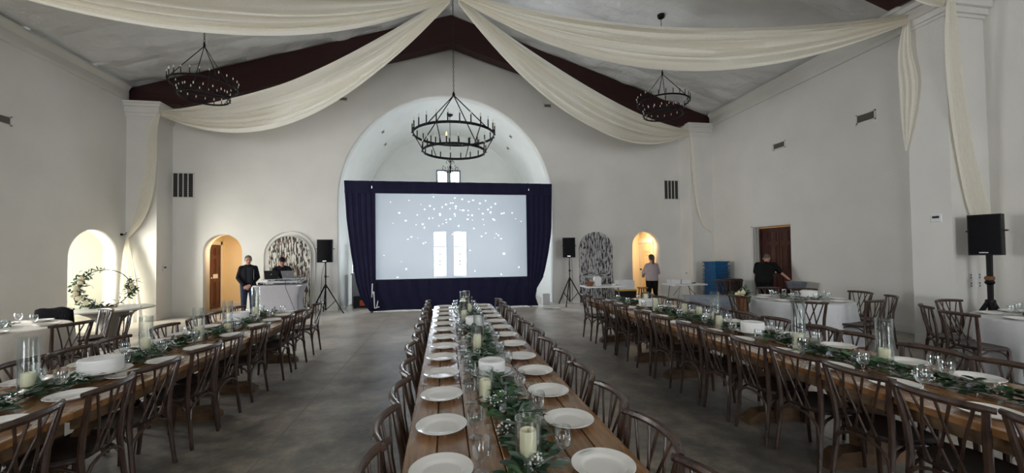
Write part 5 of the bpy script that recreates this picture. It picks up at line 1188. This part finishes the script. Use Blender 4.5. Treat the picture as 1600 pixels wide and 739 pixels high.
def hand(b, w_, d, nrm, side, s=1.0, curl=.5):
    # w_: wrist, d: pointing direction, nrm: back-of-hand normal, side: +1 when the thumb is along d x nrm
    w_, d, nrm = Vector(w_), Vector(d).normalized(), Vector(nrm); nrm = (nrm-d*nrm.dot(d)).normalized(); sx = d.cross(nrm)*side
    pc = w_+d*.05*s
    loft(b, [(w_, .024*s, .018*s), (w_+d*.03*s, .036*s, .016*s), (w_+d*.075*s, .041*s, .014*s), (w_+d*.095*s, .038*s, .012*s)], sx, 12)
    for k, L in enumerate((.068, .076, .07, .056)):
        o = w_+d*.088*s+sx*((.03-.02*k)*s); e1 = (d*math.cos(curl*.6)-nrm*math.sin(curl*.6)); e2 = (d*math.cos(curl*1.7)-nrm*math.sin(curl*1.7))
        limb(b, [o, o+e1*L*.5*s, o+e1*L*.5*s+e2*L*.5*s], [.0095*s, .0088*s, .0075*s], 7)
    o = w_+d*.03*s+sx*.028*s; e = (d*.65+sx*.6-nrm*.35).normalized(); limb(b, [o, o+e*.04*s, o+(e*.4+d*.6).normalized()*.035*s+e*.035*s], [.013*s, .011*s, .009*s], 7)
def head_parts(b, c, s, R3):
    mt = Matrix.Translation(c) @ R3.to_4x4() @ Matrix.Scale(s, 4)     # face towards local -y; c is the head's centre (eye height)
    b.ball((0, .012, .03), .077, .095, .092, 18, 12, mt); b.ball((0, -.022, -.04), .060, .068, .078, 16, 10, mt); b.ball((0, -.055, -.092), .03, .026, .022, 10, 6, mt)
    b.add([(-.011, -.088, .012), (.011, -.088, .012), (-.019, -.088, -.036), (.019, -.088, -.036), (0, -.120, -.03), (0, -.098, .008), (-.012, -.06, 0), (.012, -.06, 0), (0, -.06, -.045)], [(0, 1, 5), (0, 5, 4, 2), (5, 1, 3, 4), (2, 4, 3), (0, 2, 6), (1, 7, 3), (2, 3, 8), (0, 6, 7, 1), (2, 8, 6), (3, 7, 8)], mt)
    b.ball((0, -.078, .022), .05, .018, .011, 10, 6, mt); b.ball((0, -.085, -.062), .024, .014, .011, 10, 6, mt)
    for x in (-1, 1): b.ball((x*.08, .012, -.012), .012, .022, .033, 8, 6, mt); b.ball((x*.045, -.058, -.025), .024, .022, .022, 8, 6, mt)
    return mt
def face_bits(parent, mt, beard=None):
    for x in (-1, 1):
        MB().ball((x*.031, -.088, .0), .0125, .008, .0075, 10, 6, mt).build('eye', M['eye'], parent)
        MB().tube([mt @ Vector((x*.014, -.097, .022)), mt @ Vector((x*.034, -.094, .027)), mt @ Vector((x*.052, -.078, .02))], .004, 5).build('eyebrow', M['hairgrey'], parent)
    MB().tube([mt @ Vector((-.022, -.093, -.062)), mt @ Vector((0, -.1, -.062)), mt @ Vector((.022, -.093, -.062))], .0045, 6).build('mouth', M['lip'], parent)
def hair_cap(parent, mt, m, front=.055, back=-.06, g=1.07, name='hair'):
    b = MB(); n, k = 24, 8; vs = []; top = Vector((0, .012, .03))
    for j in range(k+1):
        for i in range(n):
            th = 2*PI*i/n; f = .5-.5*math.sin(th)          # 0 at the back, 1 at the face (-y)
            zl = back+(front-back)*f**1.3; ph_end = math.acos(max(-1, min(1, (zl-.03)/(.092*g))))
            ph = ph_end*j/k; jit = 1+.012*math.sin(th*7+j*3)
            vs.append((.079*g*jit*math.sin(ph)*math.cos(th), .012+.097*g*jit*math.sin(ph)*math.sin(th), .03+.092*g*jit*math.cos(ph)))
    fs = [(j*n+i, j*n+(i+1) % n, (j+1)*n+(i+1) % n, (j+1)*n+i) for j in range(k) for i in range(n)]
    return b.add(vs, fs, mt).build(name, m, parent, 60)
def person(label, loc, rz, h, J, skin, top_m, leg_m, shoe_m, sleeve='long', girth=1.0, headrot=(0, 0, 0), collar=False, curl=.5, female=False):
    t = thing('person', label, 'person', loc, rz); s = h/1.75; V = lambda k: Vector(J[k])*s
    pel, wst, che, nek, hd = V('pelvis'), V('waist'), V('chest'), V('neck'), V('head'); g = girth
    body = MB(); sw = .19 if not female else .165
    loft(body, [(pel+Vector((0, 0, -.06*s)), .12*s, .09*s), (pel, .15*s*g, .105*s*g), (wst, .135*s*g, .1*s*g), (che, .165*s*g, .115*s*g), (che.lerp(nek, .7), .13*s, .085*s), (nek, .06*s, .06*s)])
    limb(body, [nek-(hd-nek)*.2, hd-(hd-nek)*.25], [.056*s, .052*s])
    R3 = Euler(headrot).to_matrix(); mt = head_parts(body, hd, s*1.02, R3)
    for a in ('l', 'r'):
        limb(body, [V('sh_'+a), V('el_'+a), V('wr_'+a)], [.05*s, .038*s, .026*s])
        d = V('wr_'+a)-V('el_'+a); hdv = Vector(J.get('hd_'+a, d)); hand(body, V('wr_'+a), hdv, J.get('hn_'+a, (0, 0, 1)), -1 if a == 'l' else 1, s, curl)
        limb(body, [V('hip_'+a), V('kn_'+a), V('an_'+a)], [.082*s, .052*s, .036*s])
        loft(body, [(V('an_'+a)+Vector((0, .05, -.045))*s, .03*s, .03*s), (V('an_'+a)+Vector((0, -.04, -.05))*s, .04*s, .028*s), (V('an_'+a)+Vector((0, -.14, -.062))*s, .034*s, .016*s)])
    B = organic('body', body, skin, t, .0085, 3)
    top = MB(); x = .014*s
    loft(top, [(pel+Vector((0, 0, -.07*s)), .165*s*g+x, .12*s*g+x), (pel+Vector((0, 0, .03*s)), .162*s*g+x, .118*s*g+x), (wst, .152*s*g+x, .118*s*g+x), (che, .182*s*g+x, .13*s*g+x), (che.lerp(nek, .55), .155*s+x, .1*s+x), (che.lerp(nek, .8), .1*s+x, .08*s+x), (che.lerp(nek, .95), .07*s+x, .068*s+x)])
    for a in ('l', 'r'):
        e, w2 = V('el_'+a), V('wr_'+a); sh = V('sh_'+a)
        limb(top, [nek+Vector((0, 0, -.015*s)), nek.lerp(sh, .5)+Vector((0, 0, .0)), sh], [.05*s, .055*s, .058*s])
        if sleeve == 'long': limb(top, [che.lerp(nek, .5).lerp(sh, .6), sh, e, w2.lerp(e, .06)], [.055*s+x, .056*s+x, .044*s+x, .034*s+x])
        else: limb(top, [che.lerp(nek, .5).lerp(sh, .6), sh, sh.lerp(e, .75)], [.07*s+x, .066*s+x, .056*s+x])
    if collar: loft(top, [(nek-(hd-nek)*.3, .085*s, .08*s), (nek+(hd-nek)*.22, .072*s, .07*s)])
    organic('top', top, top_m, t, .012, 4)
    tr = MB(); x = .012*s
    loft(tr, [(pel+Vector((0, 0, .05*s)), .15*s*g+x, .11*s*g+x), (pel, .158*s*g+x, .115*s*g+x), (pel+Vector((0, 0, -.1*s)), .15*s*g+x, .11*s*g+x)])
    for a in ('l', 'r'): limb(tr, [V('hip_'+a), V('kn_'+a), V('an_'+a)+Vector((0, 0, .01))], [.092*s*g+x, .062*s+x, (.048 if not female else .036)*s+x])
    organic('trousers', tr, leg_m, t, .012, 4)
    for a in ('l', 'r'):
        shm = MB(); A = V('an_'+a)
        loft(shm, [(A+Vector((0, .075, -.05))*s, .03*s, .034*s), (A+Vector((0, .05, -.045))*s, .042*s, .043*s), (A+Vector((0, -.05, -.05))*s, .05*s, .04*s), (A+Vector((0, -.14, -.06))*s, .048*s, .03*s), (A+Vector((0, -.19, -.068))*s, .03*s, .02*s)])
        organic('shoe', shm, shoe_m, t, .01, 3)
    return t, B, mt, s
def stance(**k):
    J = dict(pelvis=(0, 0, .95), waist=(0, .0, 1.08), chest=(0, .005, 1.28), neck=(0, .01, 1.45), head=(0, -.02, 1.61),
        sh_l=(.16, .01, 1.385), sh_r=(-.16, .01, 1.385), el_l=(.225, .03, 1.11), el_r=(-.225, .03, 1.11), wr_l=(.24, -.06, .88), wr_r=(-.24, -.06, .88),
        hip_l=(.09, 0, .92), hip_r=(-.09, 0, .92), kn_l=(.1, -.02, .5), kn_r=(-.1, -.02, .5), an_l=(.105, .03, .095), an_r=(-.105, .03, .095))
    J.update(k); return J
# man standing left of the music table, hands clasped
t, B, mt, s = person('grey-haired man in a black jacket and jeans standing with clasped hands', (-5.42, 12.3, 0), .42, 1.77,
    stance(el_l=(.225, -.03, 1.12), wr_l=(.06, -.235, .93), el_r=(-.235, -.02, 1.12), wr_r=(-.10, -.225, .91), hd_l=(-.8, -.25, -.35), hd_r=(.6, -.2, -.55), hn_l=(0, -1, .2), hn_r=(0, -1, .3)),
    M['skin'], M['jacket'], M['jeans'], M['shoe'], collar=True, girth=1.02, headrot=(.06, 0, .15))
face_bits(B, mt); hair_cap(B, mt, M['hairgrey'], .075, -.05)
pn = MB().grid(lambda u, v: ((u-.5)*(.10+.05*v)*s+.03, -.142*s*1.02-.034+.02*abs(u-.5)+.02*(v-.5)**2*2, (.98+.44*v)*s), 5, 8); pn.build('charcoal_front', M['greyshirt'], t, 60)
MB().tube([(.13, -.13, 1.36), (.125, -.165, 1.2), (.13, -.16, 1.06)], .005, 5).build('pale_zip', M['silver'], t)
# man in a cap behind the music table, bent to the laptops
t, B, mt, s = person('man in a black cap and black sweater working behind the music table', (-4.74, 12.85, 0), .30, 1.73,
    stance(neck=(0, -.06, 1.44), chest=(0, -.02, 1.27), head=(0, -.12, 1.585), sh_l=(.165, -.04, 1.37), sh_r=(-.165, -.04, 1.37), el_l=(.27, -.2, 1.16), wr_l=(.2, -.42, 1.14), el_r=(-.27, -.2, 1.16), wr_r=(-.12, -.42, 1.14), hd_l=(-.3, -.9, 0), hd_r=(.3, -.9, 0)),
    M['skin2'], M['jacket'], M['jeans'], M['shoe'], girth=1.18, headrot=(.3, 0, .1))
face_bits(B, mt)
hair_cap(B, mt, M['black'], .055, -.02, 1.12, 'cap')
br = MB().grid(lambda u, v: (.07*(2*u-1)*(1-.25*v), -.085-.065*v*(1-(2*u-1)**2*.6), .058-.02*v-.012*(2*u-1)**2), 10, 4); b = MB(); b.add(br.v, br.f, mt).build('cap_brim', M['black'], B, 60)
# woman seen from behind at the right folding table
t, B, mt, s = person('woman seen from behind in a mauve grey sweater with a dark ponytail', (6.28, 11.42, 0), PI-.12, 1.64,
    stance(sh_l=(.155, .0, 1.38), sh_r=(-.155, .0, 1.38), el_l=(.255, -.06, 1.13), wr_l=(.17, -.3, 1.02), el_r=(-.255, -.06, 1.13), wr_r=(-.17, -.3, 1.02), hd_l=(-.3, -.9, -.2), hd_r=(.3, -.9, -.2), an_r=(-.13, .05, .095), kn_r=(-.11, 0, .5)),
    M['skin'], M['sweater'], M['leggings'], M['shoe'], female=True, girth=1.22, headrot=(.15, 0, 0))
face_bits(B, mt); hair_cap(B, mt, M['hairbrown'], .07, -.08, 1.1)
pt = MB(); pt.tube([mt @ Vector(p) for p in ((0, .1, .07), (0, .145, .06), (0, .16, .0), (0, .15, -.08), (0, .14, -.16), (.005, .135, -.22))], [.03, .036, .04, .036, .026, .008], 10); pt.build('ponytail', M['hairbrown'], B)
MB().tube([mt @ Vector((.033*math.cos(k*PI/5), .115, .068+.033*math.sin(k*PI/5))) for k in range(10)], .006, 5, closed=True).build('hair_tie', M['black'], B)
# man bending at the double door
t, B, mt, s = person('man in a black t-shirt bending over a grey tub at the double door', (8.42, 9.42, 0), 2.25, 1.76,
    stance(pelvis=(0, .08, .93), waist=(0, .02, 1.06), chest=(0, -.13, 1.22), neck=(0, -.27, 1.35), head=(0, -.38, 1.47), sh_l=(.19, -.22, 1.3), sh_r=(-.19, -.22, 1.3), el_l=(.27, -.33, 1.05), wr_l=(.2, -.5, .9), el_r=(-.36, -.2, 1.08), wr_r=(-.53, -.19, .92), hd_r=(-.6, -.1, -.6), hn_r=(-.5, -.2, .8), hip_l=(.09, .06, .9), hip_r=(-.09, .06, .9)),
    M['skin'], M['tee'], M['leggings'], M['shoe'], sleeve='short', girth=1.25, headrot=(.7, 0, -.2))
face_bits(B, mt); hair_cap(B, mt, M['hairgrey'], .06, -.05, 1.03)
MB().tube([(-.53*s-.005, -.19*s, .905*s), (-.53*s-.005, -.19*s, .925*s)], .034, 12).build('wristwatch', M['black'], t)
